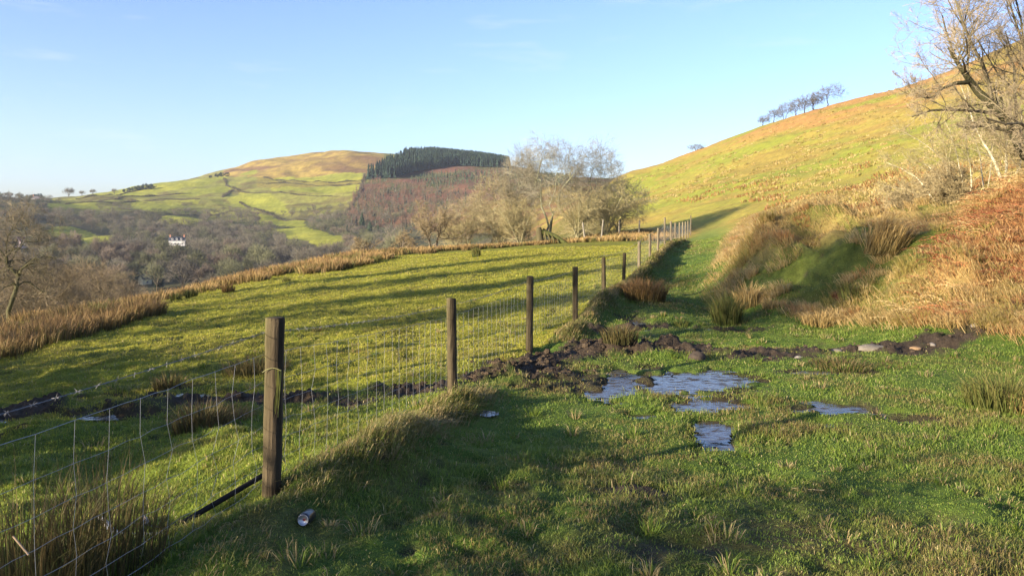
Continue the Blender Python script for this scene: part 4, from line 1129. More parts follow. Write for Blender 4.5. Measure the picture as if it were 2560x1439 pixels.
def build_near_trees():
    G = 'bare trees of the thicket beyond the pasture'
    def at(px, D): return on(px, D)
    AC = [C(.24,.24,.15), C(.22,.21,.13), C(.20,.18,.115), C(.205,.185,.13)]
    AB = [C(.22,.20,.12), C(.22,.195,.105), C(.235,.195,.105), C(.24,.20,.11)]
    dome_tree('alder_tree', at(1372, 65), 'tallest bare alder in the middle thicket, round pale crown against the sky', 'tree', G, 41, 8.8, 6.6, .17, AC, 3, 14, 170, 1050, 5, (.02, 0), .16, .0045, .09, .60, .42)
    dome_tree('alder_tree', at(1462, 67), 'bare alder leaning right beside the tallest one, crown against the sky', 'tree', G, 42, 8.2, 5.4, .12, AC, 4, 12, 140, 850, 5, (.12, 0), .14, .0045, .09, .60, .42)
    dome_tree('alder_tree', at(1312, 66), 'slim bare alder just left of the tallest one', 'tree', G, 43, 8.0, 3.8, .09, AC, 2, 10, 110, 800, 5, (-.03, 0), .16, .0045, .09, .6, .42)
    dome_tree('alder_tree', at(1232, 66), 'brownish bare tree at the left shoulder of the thicket', 'tree', G, 44, 6.4, 5.0, .10, AB, 4, 12, 130, 800, 4, (.05, 0), .12, .005, .09, .56, .44)
    dome_tree('alder_tree', at(1172, 67), 'low twiggy bare tree between the thicket and the dark hawthorn', 'tree', G, 45, 4.8, 4.6, .08, AB, 5, 12, 120, 750, 4, (.05, 0), .1, .005, .09, .54, .46)
    dome_tree('alder_tree', at(1545, 68), 'low wide bare tree at the right end of the thicket', 'tree', G, 46, 5.0, 5.6, .09, AC, 6, 14, 150, 800, 4, (.06, 0), .1, .005, .09, .54, .46)
    make_tree('hazel_shrub', at(1445, 64), 'grey green hazel shrub right of the mossy stump', 'shrub', G, 47, 5.2, .05, ST_SHRUB, 11, (.1, 0), .65)
    make_tree('hazel_shrub', at(1300, 63), 'dense grey lichen covered shrub left of the mossy stump', 'shrub', G, 48, 4.4, .05, ST_SHRUB, 12, (0, 0), .7)
    make_tree('hazel_shrub', at(1250, 64), 'low grey scrub at the left foot of the thicket', 'shrub', G, 49, 3.6, .04, ST_SHRUB, 11, (0, 0), .8)
    make_tree('hazel_shrub', at(1515, 66), 'pale lichen covered shrub behind the old leaning posts', 'shrub', G, 50, 5.2, .05, ST_SHRUB, 11, (.1, 0), .7)
    make_tree('hazel_shrub', at(1135, 66), 'thin brown scrub right of the dark hawthorn', 'shrub', G, 51, 3.8, .04, ST_SHRUB, 9, (0, 0), .8)
    make_tree('hawthorn_tree', at(1082, 62), 'gnarled dark hawthorn with spreading crown above the rush belt', 'tree', G, 52, 5.6, .16, ST_THORN, 2, (0, 0), .3)
    make_tree('hawthorn_tree', at(1006, 62), 'small dark hawthorn left of the gnarled one above the rush belt', 'tree', G, 53, 4.0, .11, ST_THORN, 1, (.1, 0))
    make_tree('hawthorn_tree', at(898, 60), 'smallest twisted hawthorn at the left end above the rush belt', 'tree', G, 54, 3.4, .10, ST_THORN, 1, (.12, 0))
    # mossy stump
    x, y, z = at(1352, 61.5)
    t = root('mossy_stump', (x, y, z), 'dark moss covered stump with a fallen log at the foot of the tallest alder', 'stump')
    rng = np.random.default_rng(5)
    a = Acc(); L = np.stack([np.linspace(0, -.15, 6) , np.zeros(6), np.linspace(-.2, 1.35, 6)], 1)
    tubes(a, L, np.array([.42, .36, .30, .27, .26, .16]), 9, C(.07,.06,.03), True); a.build('stump', M_BARK, t, True)
    a = Acc(); L = np.stack([np.linspace(.1, 2.0, 8), np.linspace(0, -.4, 8), np.linspace(1.1, .12, 8) + rng.normal(0, .05, 8)], 1)
    tubes(a, L, np.linspace(.26, .15, 8), 8, C(.065,.07,.022), True); a.build('fallen_log', M_BARK, t, True)
    a = Acc()
    for k in range(5):
        s = rng.uniform(.2, 1.7)
        L = np.array([[s, -.2, 1.15 - .5 * s], [s + .1, -.3 - .1 * k, .5 - .1 * s], [s + .2, -.4, 0]])
        tubes(a, L, np.array([.09, .07, .05]), 6, C(.08,.07,.03))
    a.build('roots', M_BARK, t, True)
    # skyline hawthorns, blown over to the right
    G2 = 'windswept hawthorns on the hill skyline'
    wind = dict(ST_THORN); wind['lev'] = [dict(l, bias=(.10, 0, 0), up=.03) for l in ST_THORN['lev']]
    wind['lev'][2] = dict(wind['lev'][2], rmin=.014, n=8); wind['lev'][3] = dict(wind['lev'][3], rmin=.011, n=4)
    wind['cols'] = [C(.06,.05,.035), C(.07,.06,.04), C(.095,.082,.058), C(.11,.095,.068)]
    SK = [(2063,272,5.6,'largest windswept hawthorn on the hill skyline, furthest up the slope'),(2030,290,4.4,'slim hawthorn just below the largest one on the skyline'),(2008,296,4.6,'tangled hawthorn third from the top of the skyline row'),
          (1985,302,4.3,'upright round hawthorn in the middle of the skyline row'),(1957,314,4.0,'leaning hawthorn third from the bottom of the skyline row'),(1930,322,3.4,'thin hawthorn second from the bottom of the skyline row'),(1903,331,2.6,'lowest sparse hawthorn at the bottom end of the skyline row')]
    WC = wind['cols']
    for i, (px, rw, h, lab) in enumerate(SK):
        x, y = sky_pt(px)
        dome_tree('hawthorn_tree', (x, y, gz(x, y) - .1), lab, 'tree', G2, 60 + i, h * 1.32, h * (1.65 if i != 1 else 1.0), .17, WC, 1 + (i % 3 == 1), 10, 60, 190, 4, (.14, 0), .12, .013, .15, .56, .36)
    x, y = sky_pt(1738)
    dome_tree('hawthorn_bush', (x, y, gz(x, y) - .3), 'lone flat topped bush breaking the hill skyline above the thicket', 'bush', None, 69, 3.0, 6.4, .10, WC, 5, 12, 80, 260, 4, (.05, 0), .1, .013, .14, .5, .38)

    # left hand trees below the crest
    G3 = 'bare trees below the pasture crest at left'
    LT = [(36,50,12.6,.27,1,'big bare oak with forked mossy limbs at the left edge beyond the rushes'),(118,62,11.0,.13,2,'slim forked bare tree right of the big oak'),(205,74,12.5,.14,3,'broad brown bare tree at the right of the left hand trees'),
          (270,88,13,.14,3,'furthest right bare tree beyond the left rush belt'),(165,92,15,.16,3,'brown bare tree behind the slim forked one'),(-60,60,15,.2,2,'bare tree cut by the left edge of the photo'),(70,84,16,.17,3,'brown bare tree showing through the big oak'),(320,104,12,.14,3,'low brown bare tree above the white gabled cottage hollow')]
    OC = [C(.075,.07,.035), C(.10,.088,.045), C(.13,.11,.06), C(.155,.125,.075)]
    BC = [C(.11,.095,.055), C(.14,.115,.065), C(.17,.13,.075), C(.19,.145,.085)]
    for i, (px, D, h, r, st, lab) in enumerate(LT):
        if i == 0: dome_tree('bare_tree', on(px, D), lab, 'tree', G3, 80, 11.3, 6.5, .25, OC, 1, 14, 130, 620, 4, (0, 0), .46, .006, .085, .67, .33)
        else: dome_tree('bare_tree', on(px, D), lab, 'tree', G3, 80 + i, h * .82, h * .62, r, BC, st, 11, 140, 1100, 4, (0, 0), .3, .008, .075, .62, .38)

def sky_pt(px):
    """point of the hillside skyline below a photo column"""
    y = np.linspace(120, 420, 400); x = (px - 1280) / FPX * y
    z = height(x, y, False); r = HOR - FPX * (z - EYE) / y
    k = int(r.argmin())
    return float(x[k]), float(y[k] - 1.5)

def manual_tree(name, loc, lab, cat, group, seed, lines, levels, cols, sides, split):
    """tree whose stems are given as lists of (x, y, z, radius) from its base"""
    rng = np.random.default_rng(seed)
    t = root(name, loc, lab, cat, group)
    Ls, Rs = [], []
    for ln in lines:
        ln = np.array(ln, float); s = np.linspace(0, len(ln) - 1, 9)
        q = np.stack([np.interp(s, np.arange(len(ln)), ln[:, k]) for k in range(4)], 1)
        q[1:-1, :3] = .25 * q[:-2, :3] + .5 * q[1:-1, :3] + .25 * q[2:, :3] + rng.normal(0, .02, (7, 3))
        Ls.append(q[:, :3]); Rs.append(q[:, 3])
    lev = grow(rng, np.stack(Ls), np.stack(Rs), levels)
    tree_meshes(lev, split, sides, cols, t, vary=rng)
    return t

def build_right_trees():
    G = 'trees on the hill foot at right'
    def rel(b, px, row, D): 
        x, y, z = P(px, row, D); return (x - b[0], y - b[1], z + EYE - b[2])
    # leaning mossy tree from beyond the right edge
    b = on(2700, 21.5)
    def pl(pts): return [(*rel(b, px, row, D), r) for px, row, D, r in pts]
    lines = [
      [(0, 0, -.3, .24)] + pl([(2655,420,21.5,.19),(2570,345,21.3,.15),(2490,275,21,.125),(2425,205,20.8,.09),(2395,170,20.7,.05),(2370,120,20.5,.02)]),
      pl([(2655,420,21.5,.09),(2630,340,21.6,.08),(2600,230,21.8,.055),(2560,120,22,.035),(2530,20,22,.022),(2500,-60,22,.012)]),
      pl([(2640,430,21.5,.1),(2560,390,21.2,.09),(2530,350,21,.08),(2520,300,21,.05),(2500,240,20.8,.03)]),
      pl([(2425,205,20.8,.06),(2390,208,20.5,.05),(2350,225,20.3,.03),(2325,250,20.2,.02),(2300,240,20.1,.01)]),
      pl([(2570,345,21.3,.05),(2585,220,21.5,.04),(2560,100,21.7,.03),(2540,0,21.8,.02),(2520,-80,21.8,.01)]),
      pl([(2490,275,21,.04),(2470,190,21.3,.032),(2440,120,21.5,.025),(2400,60,21.6,.02),(2370,0,21.7,.012)])]
    lev = [dict(n=11, ang=.8, len=.55, P=6, up=.06, wig=.2, start=.25, rr=.45, taper=.3, rmax=.045),
           dict(n=9, ang=.75, len=.5, P=5, up=.05, wig=.25, start=.15, rr=.5),
           dict(n=9, ang=.7, len=.5, P=4, up=.03, wig=.25, start=.1, rr=.5, rmin=.0036),
           dict(n=5, ang=.7, len=.6, P=3, up=0, wig=.3, start=.1, rr=.6, rmin=.0032, tip=.6)]
    manual_tree('leaning_tree', b, 'large bare tree leaning in from the right edge with a dark mossy limb', 'tree', G, 91, lines, lev,
        [C(.045,.042,.02), C(.10,.085,.05), C(.18,.15,.085), C(.23,.185,.11), C(.245,.195,.12)], [9, 6, 4, 3, 3], 1)
    # pale saplings
    W = C(.38,.34,.23)
    cols = [W, C(.23,.20,.115), C(.21,.18,.085), C(.22,.185,.085)]
    lev2 = [dict(n=15, ang=.6, len=.40, P=6, up=.02, wig=.16, start=.22, rr=.5, taper=.4, bias=(-.05, 0, 0)),
            dict(n=8, ang=.65, len=.55, P=5, up=.01, wig=.2, start=.1, rr=.55, rmin=.0035, bias=(-.04, 0, 0)),
            dict(n=6, ang=.65, len=.55, P=4, up=0, wig=.25, start=.1, rr=.6, rmin=.0035, tip=.6, bias=(-.03, 0, 0))]
    SAP = [
     (2512,27,[[(2516,490,.10),(2495,430,.085),(2470,370,.07),(2445,335,.05),(2420,270,.03),(2400,210,.015)],[(2518,490,.08),(2512,420,.07),(2520,350,.05),(2500,280,.035),(2490,200,.02)],[(2520,490,.06),(2545,430,.05),(2560,360,.04),(2555,280,.02)]],'thick pale forked sapling nearest the right edge on the hill foot'),
     (2425,28,[[(2425,505,.05),(2428,460,.045),(2425,420,.035),(2420,360,.025),(2405,290,.012)],[(2413,505,.045),(2408,450,.04),(2400,420,.03),(2385,360,.02),(2360,300,.01)]],'straight pair of pale saplings left of the thick forked one'),
     (2380,28,[[(2382,505,.06),(2380,450,.05),(2366,410,.04),(2345,385,.03),(2300,350,.02),(2260,330,.01)],[(2378,505,.04),(2360,455,.035),(2330,420,.025),(2290,400,.012)]],'pale sapling bending far to the left in the middle of the clump'),
     (2340,27,[[(2342,505,.045),(2320,470,.04),(2290,440,.03),(2250,420,.02),(2215,405,.01)],[(2338,505,.03),(2300,490,.025),(2250,470,.018),(2210,465,.01)]],'lowest pale sapling sprawling left at the clump edge'),
     (2460,29,[[(2462,500,.05),(2455,430,.04),(2440,350,.03),(2425,270,.02),(2415,200,.01)],[(2466,500,.04),(2475,420,.035),(2480,330,.025),(2470,250,.012)]],'thin sapling pair behind the thick forked sapling')]
    for i, (px, D, ls, lab) in enumerate(SAP):
        b = on(px, D)
        lines = []
        for l in ls:
            q = [(*rel(b, p[0], p[1], D + .4 * j), p[2] * .6) for j, p in enumerate(l)]
            q[0] = (q[0][0], q[0][1], -.15, q[0][3])
            lines.append(q)
        manual_tree('birch_sapling', b, lab, 'sapling', G, 100 + i, lines, lev2, cols, [6, 4, 3, 3], 1)
    for i, (px, D, h, lab) in enumerate([(2285,26,1.6,'low brown twiggy bush at the left foot of the saplings'),(2390,24.5,1.4,'tangled brown bush in front of the saplings'),(2560,26,2.6,'brown twiggy bush behind the bracken at the right edge')]):
        sh = dict(ST_SHRUB); sh['cols'] = [C(.18,.145,.08), C(.20,.16,.085), C(.22,.175,.09)]
        make_tree('twiggy_bush', on(px, D), lab, 'bush', G, 110 + i, h, .02, sh, 9, (-.25, 0), .7)

def build_shade_trees():
    """the trees left of and behind the viewpoint whose shadows stripe the grass"""
    st = dict(ST_OAK); st['lev'] = [dict(l) for l in ST_OAK['lev'][:3]]
    st['lev'][2].update(n=9, rmin=.012)
    rng = np.random.default_rng(9)
    # (across, along) the light, height, trunk radius, stems
    S = [(3.75,-6.0,4.2,.09,1),(1.2,-7.5,3.2,.10,1),(-1.2,-7,4.2,.12,2),(20.5,-10,7.6,.2,1),(26,-11,8.2,.22,1),(31,-13,9,.22,1),
         (7.1,-1.4,1.5,.05,5),(8.6,-2.2,2.4,.06,5),(10.2,-2.8,2.6,.06,5),(12,-3,2.7,.06,5),(13.8,-2.6,2.6,.06,5),(15.6,-2.6,2.6,.06,5),(17.4,-3,2.6,.06,5)]
    for q, (c_, a_, hc, rc) in enumerate([(9.6,-4.8,8.8,1.7),(12.4,-5.6,8.8,1.7),(16.2,-6,7.6,1.7),(21.5,-9,9.5,1.1),(26.5,-10,11,1.2),(31,-12,12,1.0)]):
        x, y = .79 * a_ - .616 * c_, .616 * a_ + .79 * c_
        t = root('holly_tree', (x, y, gz(x, y)), 'dense dark holly in the row left of the track outside the picture', 'tree', 'hollies in the row left of the track')
        a = Acc(); tubes(a, np.array([[0, 0, -.2], [.1, 0, hc * .4], [0, .1, hc * .85]]), np.array([.14, .1, .04]), 7, C(.13,.12,.09)); a.build('trunk', M_BARK, t, True)
        n = 9000
        d = rng.normal(0, 1, (n, 3)); d /= np.linalg.norm(d, axis=1, keepdims=True)
        rr = rng.random(n) ** .4 * (1 + .5 * fbm(d[:, 0] * 2 + q * 7, d[:, 1] * 2 + d[:, 2] * 2, .9, 410, 2))
        c0 = d * rr[:, None] * np.array([rc, rc, hc * .30]) + np.array([0, 0, hc * .68])
        e1 = rng.normal(0, 1, (n, 3)); e1 /= np.linalg.norm(e1, axis=1, keepdims=True); e2 = np.cross(e1, d); e2 /= np.linalg.norm(e2, axis=1, keepdims=True) + 1e-6
        V = np.stack([c0 - e1 * .06, c0 + e2 * .03, c0 + e1 * .06, c0 - e2 * .03], 1).reshape(-1, 3)
        mesh_np('crown', V, np.arange(4 * n).reshape(-1, 4), M_NEEDLE, np.repeat(pick(rng, n, C(.03,.06,.02), C(.05,.08,.025)), 4, 0), False, t)
    S = [(.79 * a - .616 * c, .616 * a + .79 * c, h, r, n) for c, a, h, r, n in S]
    for i, (x, y, h, r, ns) in enumerate(S):
        make_tree('bare_tree', (x, y, gz(x, y)), 'bare tree in the row left of the track outside the picture', 'tree', 'bare trees casting shade across the pasture', 130 + i, h, r, st, ns, (0, 0), .25)

# ------------------------------------------------------------------ valley woods, conifers, hedges, houses
def copy_tree(src, loc, rz, sc, lab, group):
    r = src.copy(); COL.objects.link(r); r.location = loc; r.rotation_euler = (0, 0, rz); r.scale = (sc[0], sc[0], sc[1])
    r['label'] = lab
    if group: r['group'] = group
    for ch in [c for c in bpy.data.objects if c.parent == src]:
        c = ch.copy(); COL.objects.link(c); c.parent = r
    return r
_KIDS = {}
def copy_fast(src, loc, rz, sc, lab, group):
    r = src.copy(); COL.objects.link(r); r.location = loc; r.rotation_euler = (0, 0, rz); r.scale = (sc[0], sc[0], sc[1])
    r['label'] = lab; r['group'] = group
    for ch in _KIDS[src.name]:
        c = ch.copy(); COL.objects.link(c); c.parent = r
    return r

def puff_arrays(rng, h, w, n, wid, col, cone=False):
    """crown of a bare tree far off: lobes of fine outward twigs"""
    nl = 16
    d = rng.normal(0, 1, (nl, 3)); d[:, 2] = np.abs(d[:, 2]) * .9 - .25; d /= np.linalg.norm(d, axis=1, keepdims=True)
    lob = d * np.array([w * .36, w * .36, h * .30]) * rng.uniform(.7, 1.1, (nl, 1)) + np.array([0, 0, h * .60])
    if cone: lob = np.stack([rng.normal(0, w * .10, nl), rng.normal(0, w * .10, nl), np.linspace(.2, .85, nl) * h], 1)
    k = rng.integers(0, nl, n)
    q = rng.normal(0, 1, (n, 3)); q /= np.linalg.norm(q, axis=1, keepdims=True)
    lr = w * (.19 if not cone else .22) * rng.uniform(.75, 1.25, nl)
    if cone: lr = lr * np.linspace(1.2, .35, nl)
    p = lob[k] + q * (lr[k] * rng.random(n) ** .45)[:, None]
    o = p - np.array([0, 0, h * .35]); o /= np.linalg.norm(o, axis=1, keepdims=True)
    o = o + rng.normal(0, .45, (n, 3)); o /= np.linalg.norm(o, axis=1, keepdims=True)
    L = np.stack([p, p + o * (h * rng.uniform(.05, .12, n))[:, None]], 1)
    a = Acc()
    tubes(a, L, np.array([[wid, wid * .5]]).repeat(n, 0), 3, np.broadcast_to(col, (n, 3)) * rng.uniform(.7, 1.35, (n, 1)))
    limbs = Acc()
    e = lob[:12]; b0 = np.zeros((len(e), 3)) + np.array([0, 0, h * .22])
    mid = (b0 + e) / 2 + rng.normal(0, h * .02, e.shape)
    tubes(limbs, np.array([[0, 0, -.3], [0, 0, h * .15], [0, 0, h * .34]]), np.array([.024, .018, .012]) * h, 6, C(.085,.07,.05))
    tubes(limbs, np.stack([b0, mid, e], 1), np.array([[.010, .007, .004]]).repeat(len(e), 0) * h, 4, C(.10,.085,.06))
    return a, limbs
def far_tree_proto(seed, col, h=13, w=13, n=1500):
    rng = np.random.default_rng(seed)
    r = root('bare_tree', (0, 0, 0), 'bare tree', 'tree')
    a, l = puff_arrays(rng, h, w, n, .07, col)
    _KIDS[r.name] = [l.build('trunk', M_BARK, r), a.build('crown', M_TWIG, r)]
    return r

def conifer_arrays(rng, h, r, layers, k, col):
    V, F, CC = [], [], []; n = 0
    for i in range(layers):
        t = i / layers
        z0 = h * (.10 + .86 * t); z1 = min(h, z0 + h * (.30 - .12 * t))
        rr = r * (1 - t) ** .8 * rng.uniform(.85, 1.15)
        th = np.arange(k) * 2 * math.pi / k + rng.random() * 6
        rad = rr * np.where(np.arange(k) % 2, .62, 1.0) * rng.uniform(.8, 1.15, k)
        ring = np.stack([rad * np.cos(th), rad * np.sin(th), z0 + rng.normal(0, h * .012, k)], 1)
        V.append(np.concatenate([ring, [[0, 0, z1]]])); 
        F.append(np.stack([np.arange(k), (np.arange(k) + 1) % k, np.full(k, k)], 1) + n)
        CC.append(np.broadcast_to(col * rng.uniform(.8, 1.2), (k + 1, 3))); n += k + 1
    return np.concatenate(V), np.concatenate(F), np.concatenate(CC)

def visible(x, y):
    """is the ground there not hidden behind a nearer rise"""
    z = height(x, y, False)
    s = (z - EYE) / y
    ok = np.ones(len(x), bool)
    for f in np.linspace(.05, .97, 40):
        yy = y * f; xx = x * f
        ok &= (height(xx, yy, False) - EYE) / yy < s + .006 + 8 / y
    return ok

def build_far():
    rng = np.random.default_rng(31)
    GT = 'bare trees of the valley woods'
    tints = [(C(.135,.12,.085),'grey brown'),(C(.115,.115,.06),'olive grey'),(C(.14,.11,.08),'reddish brown'),(C(.085,.075,.058),'dark brown')]
    protos = []
    for i, (c, nm) in enumerate(tints):
        for j in range(2): protos.append((far_tree_proto(200 + i * 2 + j, c, 13 + j, 14 - 2 * j), nm))
    # scatter the valley trees where the photo shows woodland
    n = 9000
    yy = 330 + (1000 - 330) * rng.random(n); px = rng.uniform(-260, 1010, n); xx = (px - 1280) / FPX * yy
    zz = height(xx, yy, False); _, row = proj(xx, yy, zz)
    infield = np.zeros(n, bool)
    for pl in GREENF:
        for dr in (0, 3, 12, 22) if pl[0][1] > 550 else (0, 3, 9): infield |= inpoly(px, row - dr, pl)
    wn = fbm(xx, yy, 55, 140, 2)
    prob = np.where(row > 552, 1.0, np.where(px < 130, .95, np.where(row > 528, .55 + wn, .02 + np.clip(wn, 0, 1) * .5)))
    prob = np.where((px > 880) & (row < 600), .12, prob)
    prob = np.where((px > 640) & (row > 560) & (row < 640), prob * .5, prob)
    hs = [(443, 612), (362, 712), (52, 625)]
    for hx, hy in hs: 
        bx, by, _ = hit(hx, hy + 6, 250)
        t_ = np.clip((xx - bx) * SUN_AZ[0] + (yy - by) * SUN_AZ[1], 0, 34)
        infield |= np.hypot(xx - bx - t_ * SUN_AZ[0], yy - by - t_ * SUN_AZ[1]) < 11
        infield |= (np.abs(px - hx) < 30) & (row > hy - 2) & (row < hy + 52)
    keep = ~infield & (row < 730) & (row > 488) & (rng.random(n) < prob) & visible(xx, yy)
    idx = np.where(keep)[0]
    chosen = []
    cell = {}
    for i in idx:
        d = 11.0 if row[i] > 560 else 11.5
        key = (int(xx[i] // d), int(yy[i] // (d * 1.6)))
        if key in cell: continue
        cell[key] = 1; chosen.append(i)
    chosen = sorted(chosen, key=lambda i: yy[i])
    ahead = chosen[:285]; rest = chosen[285:]
    used = set()
    def place_lab(i):
        p, r = px[i], row[i]
        if p < 130: a = 'at the far left'
        elif p < 300: a = 'left of the white house'
        elif abs(p - 440) < 120: a = 'just above the white house' if r < 606 else 'just below the white house'
        elif p < 700: a = 'right of the white house'
        else: a = 'by the reddish clearfell'
        b = 'on the upper slope' if r < 560 else ('on the middle slope' if r < 640 else 'on the valley bottom')
        return a, b
    for i in ahead:
        k = rng.integers(0, len(protos))
        pr, nm = protos[k]
        s = rng.uniform(.75, 1.3)
        if row[i] < 545: s *= .62
        a, b = place_lab(i)
        lab = f'{nm} bare tree {b} {a}'
        grp = f'{nm} bare valley trees {b} {a}'
        if k not in used:
            pr.location = (xx[i], yy[i], gz(xx[i], yy[i]) - .3); pr.scale = (s, s, s); pr['label'] = lab; pr['group'] = grp; used.add(k); continue
        copy_fast(pr, (xx[i], yy[i], gz(xx[i], yy[i]) - .3), rng.random() * 6.28, (s, s * rng.uniform(.85, 1.2)), lab, grp)
    # the woods behind those, one mass
    acc_v, acc_f, acc_c = [], [], []; nb = 0
    pm = []
    for q in range(6):
        a, l = puff_arrays(np.random.default_rng(260 + q), 12, 12, 330, .10, tints[q % 4][0])
        V = np.concatenate(a.V + l.V); F = np.concatenate(a.F4 + [f + a.n for f in l.F4]); pm.append((V, F, np.concatenate(a.C + l.C)))
    for i in rest:
        V, F, CC = pm[rng.integers(0, len(pm))]
        th = rng.random() * 6.28; s = rng.uniform(.7, 1.15) * (.62 if row[i] < 545 else 1)
        ca, sa = math.cos(th) * s, math.sin(th) * s
        W = np.stack([V[:, 0] * ca - V[:, 1] * sa + xx[i], V[:, 0] * sa + V[:, 1] * ca + yy[i], V[:, 2] * s + zz[i] - .3], 1)
        acc_v.append(W); acc_f.append(F + nb); acc_c.append(CC); nb += len(W)
    if rest:
        o = mesh_np('far_woods', np.concatenate(acc_v), np.concatenate(acc_f), M_TWIG, np.concatenate(acc_c))
        tag(o, 'mass of bare woodland higher up the far side of the valley', 'woodland', kind='stuff')
    print('valley trees', len(ahead), 'rest', len(rest))

    # ---- conifer plantation on the ridge
    def forest(name, lab, poly, n, hmin, hmax, rad, cols, y0, y1, layers=4, k=7, cell_d=4.5, ybias=None):
        yy = rng.uniform(y0, y1, n); px = rng.uniform(min(p[0] for p in poly), max(p[0] for p in poly), n); xx = (px - 1280) / FPX * yy
        zz = height(xx, yy, False); _, row = proj(xx, yy, zz)
        keep = inpoly(px, row, poly)
        if ybias is not None: keep &= ybias(px, row, yy)
        VV, FF, CC = [], [], []; nb = 0; cell = set()
        for i in np.where(keep)[0]:
            key = (int(xx[i] // cell_d), int(yy[i] // (cell_d * 1.3)))
            if key in cell: continue
            cell.add(key)
            c = cols[rng.integers(0, len(cols))]
            h = rng.uniform(hmin, hmax) * (np.interp(px[i], [940, 1270], [1.05, .72]) if k == 7 else 1)
            if name == 'larch_wood' and c[0] > .09:
                a, l = puff_arrays(rng, h, h * .75, 60, .13, c, True)
                V = np.concatenate(a.V + l.V); F4 = np.concatenate(a.F4 + [f + a.n for f in l.F4]); Cc = np.concatenate(a.C + l.C)
                F = np.concatenate([F4[:, :3], F4[:, [0, 2, 3]]])
            else: V, F, Cc = conifer_arrays(rng, h, rad * h, layers, k, c)
            VV.append(V + np.array([xx[i], yy[i], zz[i] - .5])); FF.append(F + nb); CC.append(Cc); nb += len(V)
        print(name, len(VV))
        if VV:
            tag(mesh_np(name, np.concatenate(VV), np.concatenate(FF), M_NEEDLE, np.concatenate(CC)), lab, 'forest', kind='stuff')
    ridge = [(914,452),(985,447),(1025,434),(1070,424),(1140,415),(1272,421),(1275,402),(1180,388),(1100,393),(1015,397),(1006,408),(975,420),(958,432),(935,445)]
    forest('conifer_forest', 'dark conifer plantation crowning the far hill', ridge, 90000, 20, 27, .19, [C(.014,.026,.017), C(.019,.033,.020), C(.011,.021,.015)], 1180, 1640, 4, 7, 4.6)
    forest('young_conifers', 'dull green young conifer plantation below the dark forest', [(1020,452),(1080,436),(1280,430),(1420,446),(1440,468),(1280,485),(1180,482),(1090,470)], 9000, 6, 11, .2, [C(.05,.06,.03), C(.07,.065,.035), C(.04,.055,.03)], 780, 1400, 3, 6, 7)
    forest('larch_wood', 'reddish bare larch and clearfell scrub on the far hill', [(885,480),(940,455),(1060,470),(1160,490),(1240,505),(1150,560),(1000,575),(870,565)], 5200, 7, 13, .2, [C(.19,.095,.06), C(.17,.10,.065), C(.14,.11,.07), C(.06,.06,.04)], 480, 1250, 3, 6, 7.5)
    # ---- single conifers in the valley and skyline copses
    GC = 'conifers in the valley and on the skyline'
    CON = [(398,722,62,.27,'broad dark conifer right of the small cream cottage'),(502,718,58,.30,'wide spreading conifer below the white house to its right'),(402,624,28,.24,'dark conifer on the left side of the white house'),
      (478,622,24,.22,'dark conifer on the right side of the white house'),(525,628,22,.25,'short conifer at the left of the conifer row right of the white house'),(545,628,20,.3,'round conifer in the conifer row right of the white house'),(512,625,24,.2,'slim conifer in the row right of the white house'),
      (615,690,36,.28,'dark conifer among the bare trees near the pasture crest'),(905,572,42,.24,'tall green conifer at the foot of the clearfell'),(925,582,30,.26,'short green conifer beside the tall one at the clearfell foot'),(868,590,26,.25,'pale green conifer at the left foot of the clearfell'),(945,590,24,.25,'small conifer at the right foot of the clearfell'),
      (310,468,9,.4,'leftmost small pine of the skyline copse'),(322,467,12,.45,'second small pine of the skyline copse'),(336,465,14,.5,'rounded pine left of the tallest in the skyline copse'),(350,463,16,.5,'tall rounded pine in the middle of the skyline copse'),(364,462,17,.5,'tallest rounded pine of the skyline copse'),(378,462,15,.5,'rightmost pine of the skyline copse'),
      (526,447,8,.45,'isolated little pine left of the flat hilltop clump'),(542,446,10,.5,'left pine of the flat hilltop clump'),(554,446,12,.5,'middle pine of the flat hilltop clump'),(568,446,12,.5,'right pine of the flat hilltop clump'),
      (52,497,13,.5,'leftmost pine sheltering the skyline farmhouse'),(68,497,16,.5,'second pine sheltering the skyline farmhouse'),(84,496,19,.5,'tall pine behind the skyline farmhouse roof'),(100,497,19,.5,'tallest pine right of the skyline farmhouse roof'),(114,498,12,.5,'low pine at the right of the skyline farmhouse')]
    for px_, rw, hp, rr, lab in CON:
        x, y, z = hit(px_, rw, 250)
        if y > 2100: 
            y = 1250.; x = (px_ - 1280) / FPX * y; z = gz(x, y)
        h = hp * y / FPX
        t = root('pine_tree' if rr >= .4 else 'conifer_tree', (x, y, z - .3), lab, 'tree', GC)
        a = Acc()
        tubes(a, np.array([[0, 0, 0], [0, 0, h * .5], [0, 0, h * .9]]), np.array([.03, .02, .008]) * h, 6, C(.08,.06,.045)); a.build('trunk', M_BARK, t)
        a = Acc()
        if rr >= .4:
            for q in range(40):
                d = rng.normal(0, 1, 3); d /= np.linalg.norm(d)
                c = np.array([d[0] * rr * h * .95, d[1] * rr * h * .8, h * .50 + d[2] * h * .34])
                V, F, Cc = conifer_arrays(rng, h * .34, h * .22, 2, 7, C(.016,.026,.020))
                a.add(V + c - np.array([0, 0, h * .12]), F, Cc)
        else:
            V, F, Cc = conifer_arrays(rng, h, rr * h, 9, 13, C(.030,.045,.024)); a.add(V, F, Cc)
            for q in range(140):
                tq = rng.random() ** .7; th = rng.random() * 6.28; rad = rr * h * (1 - tq) ** .8 * rng.uniform(.5, 1.05)
                V, F, Cc = conifer_arrays(rng, h * .09, h * .035, 1, 5, C(.034,.050,.024) * rng.uniform(.7, 1.4))
                a.add(V + np.array([rad * math.cos(th), rad * math.sin(th), h * (.08 + .85 * tq)]), F, Cc)
        a.build('crown', M_NEEDLE, t)
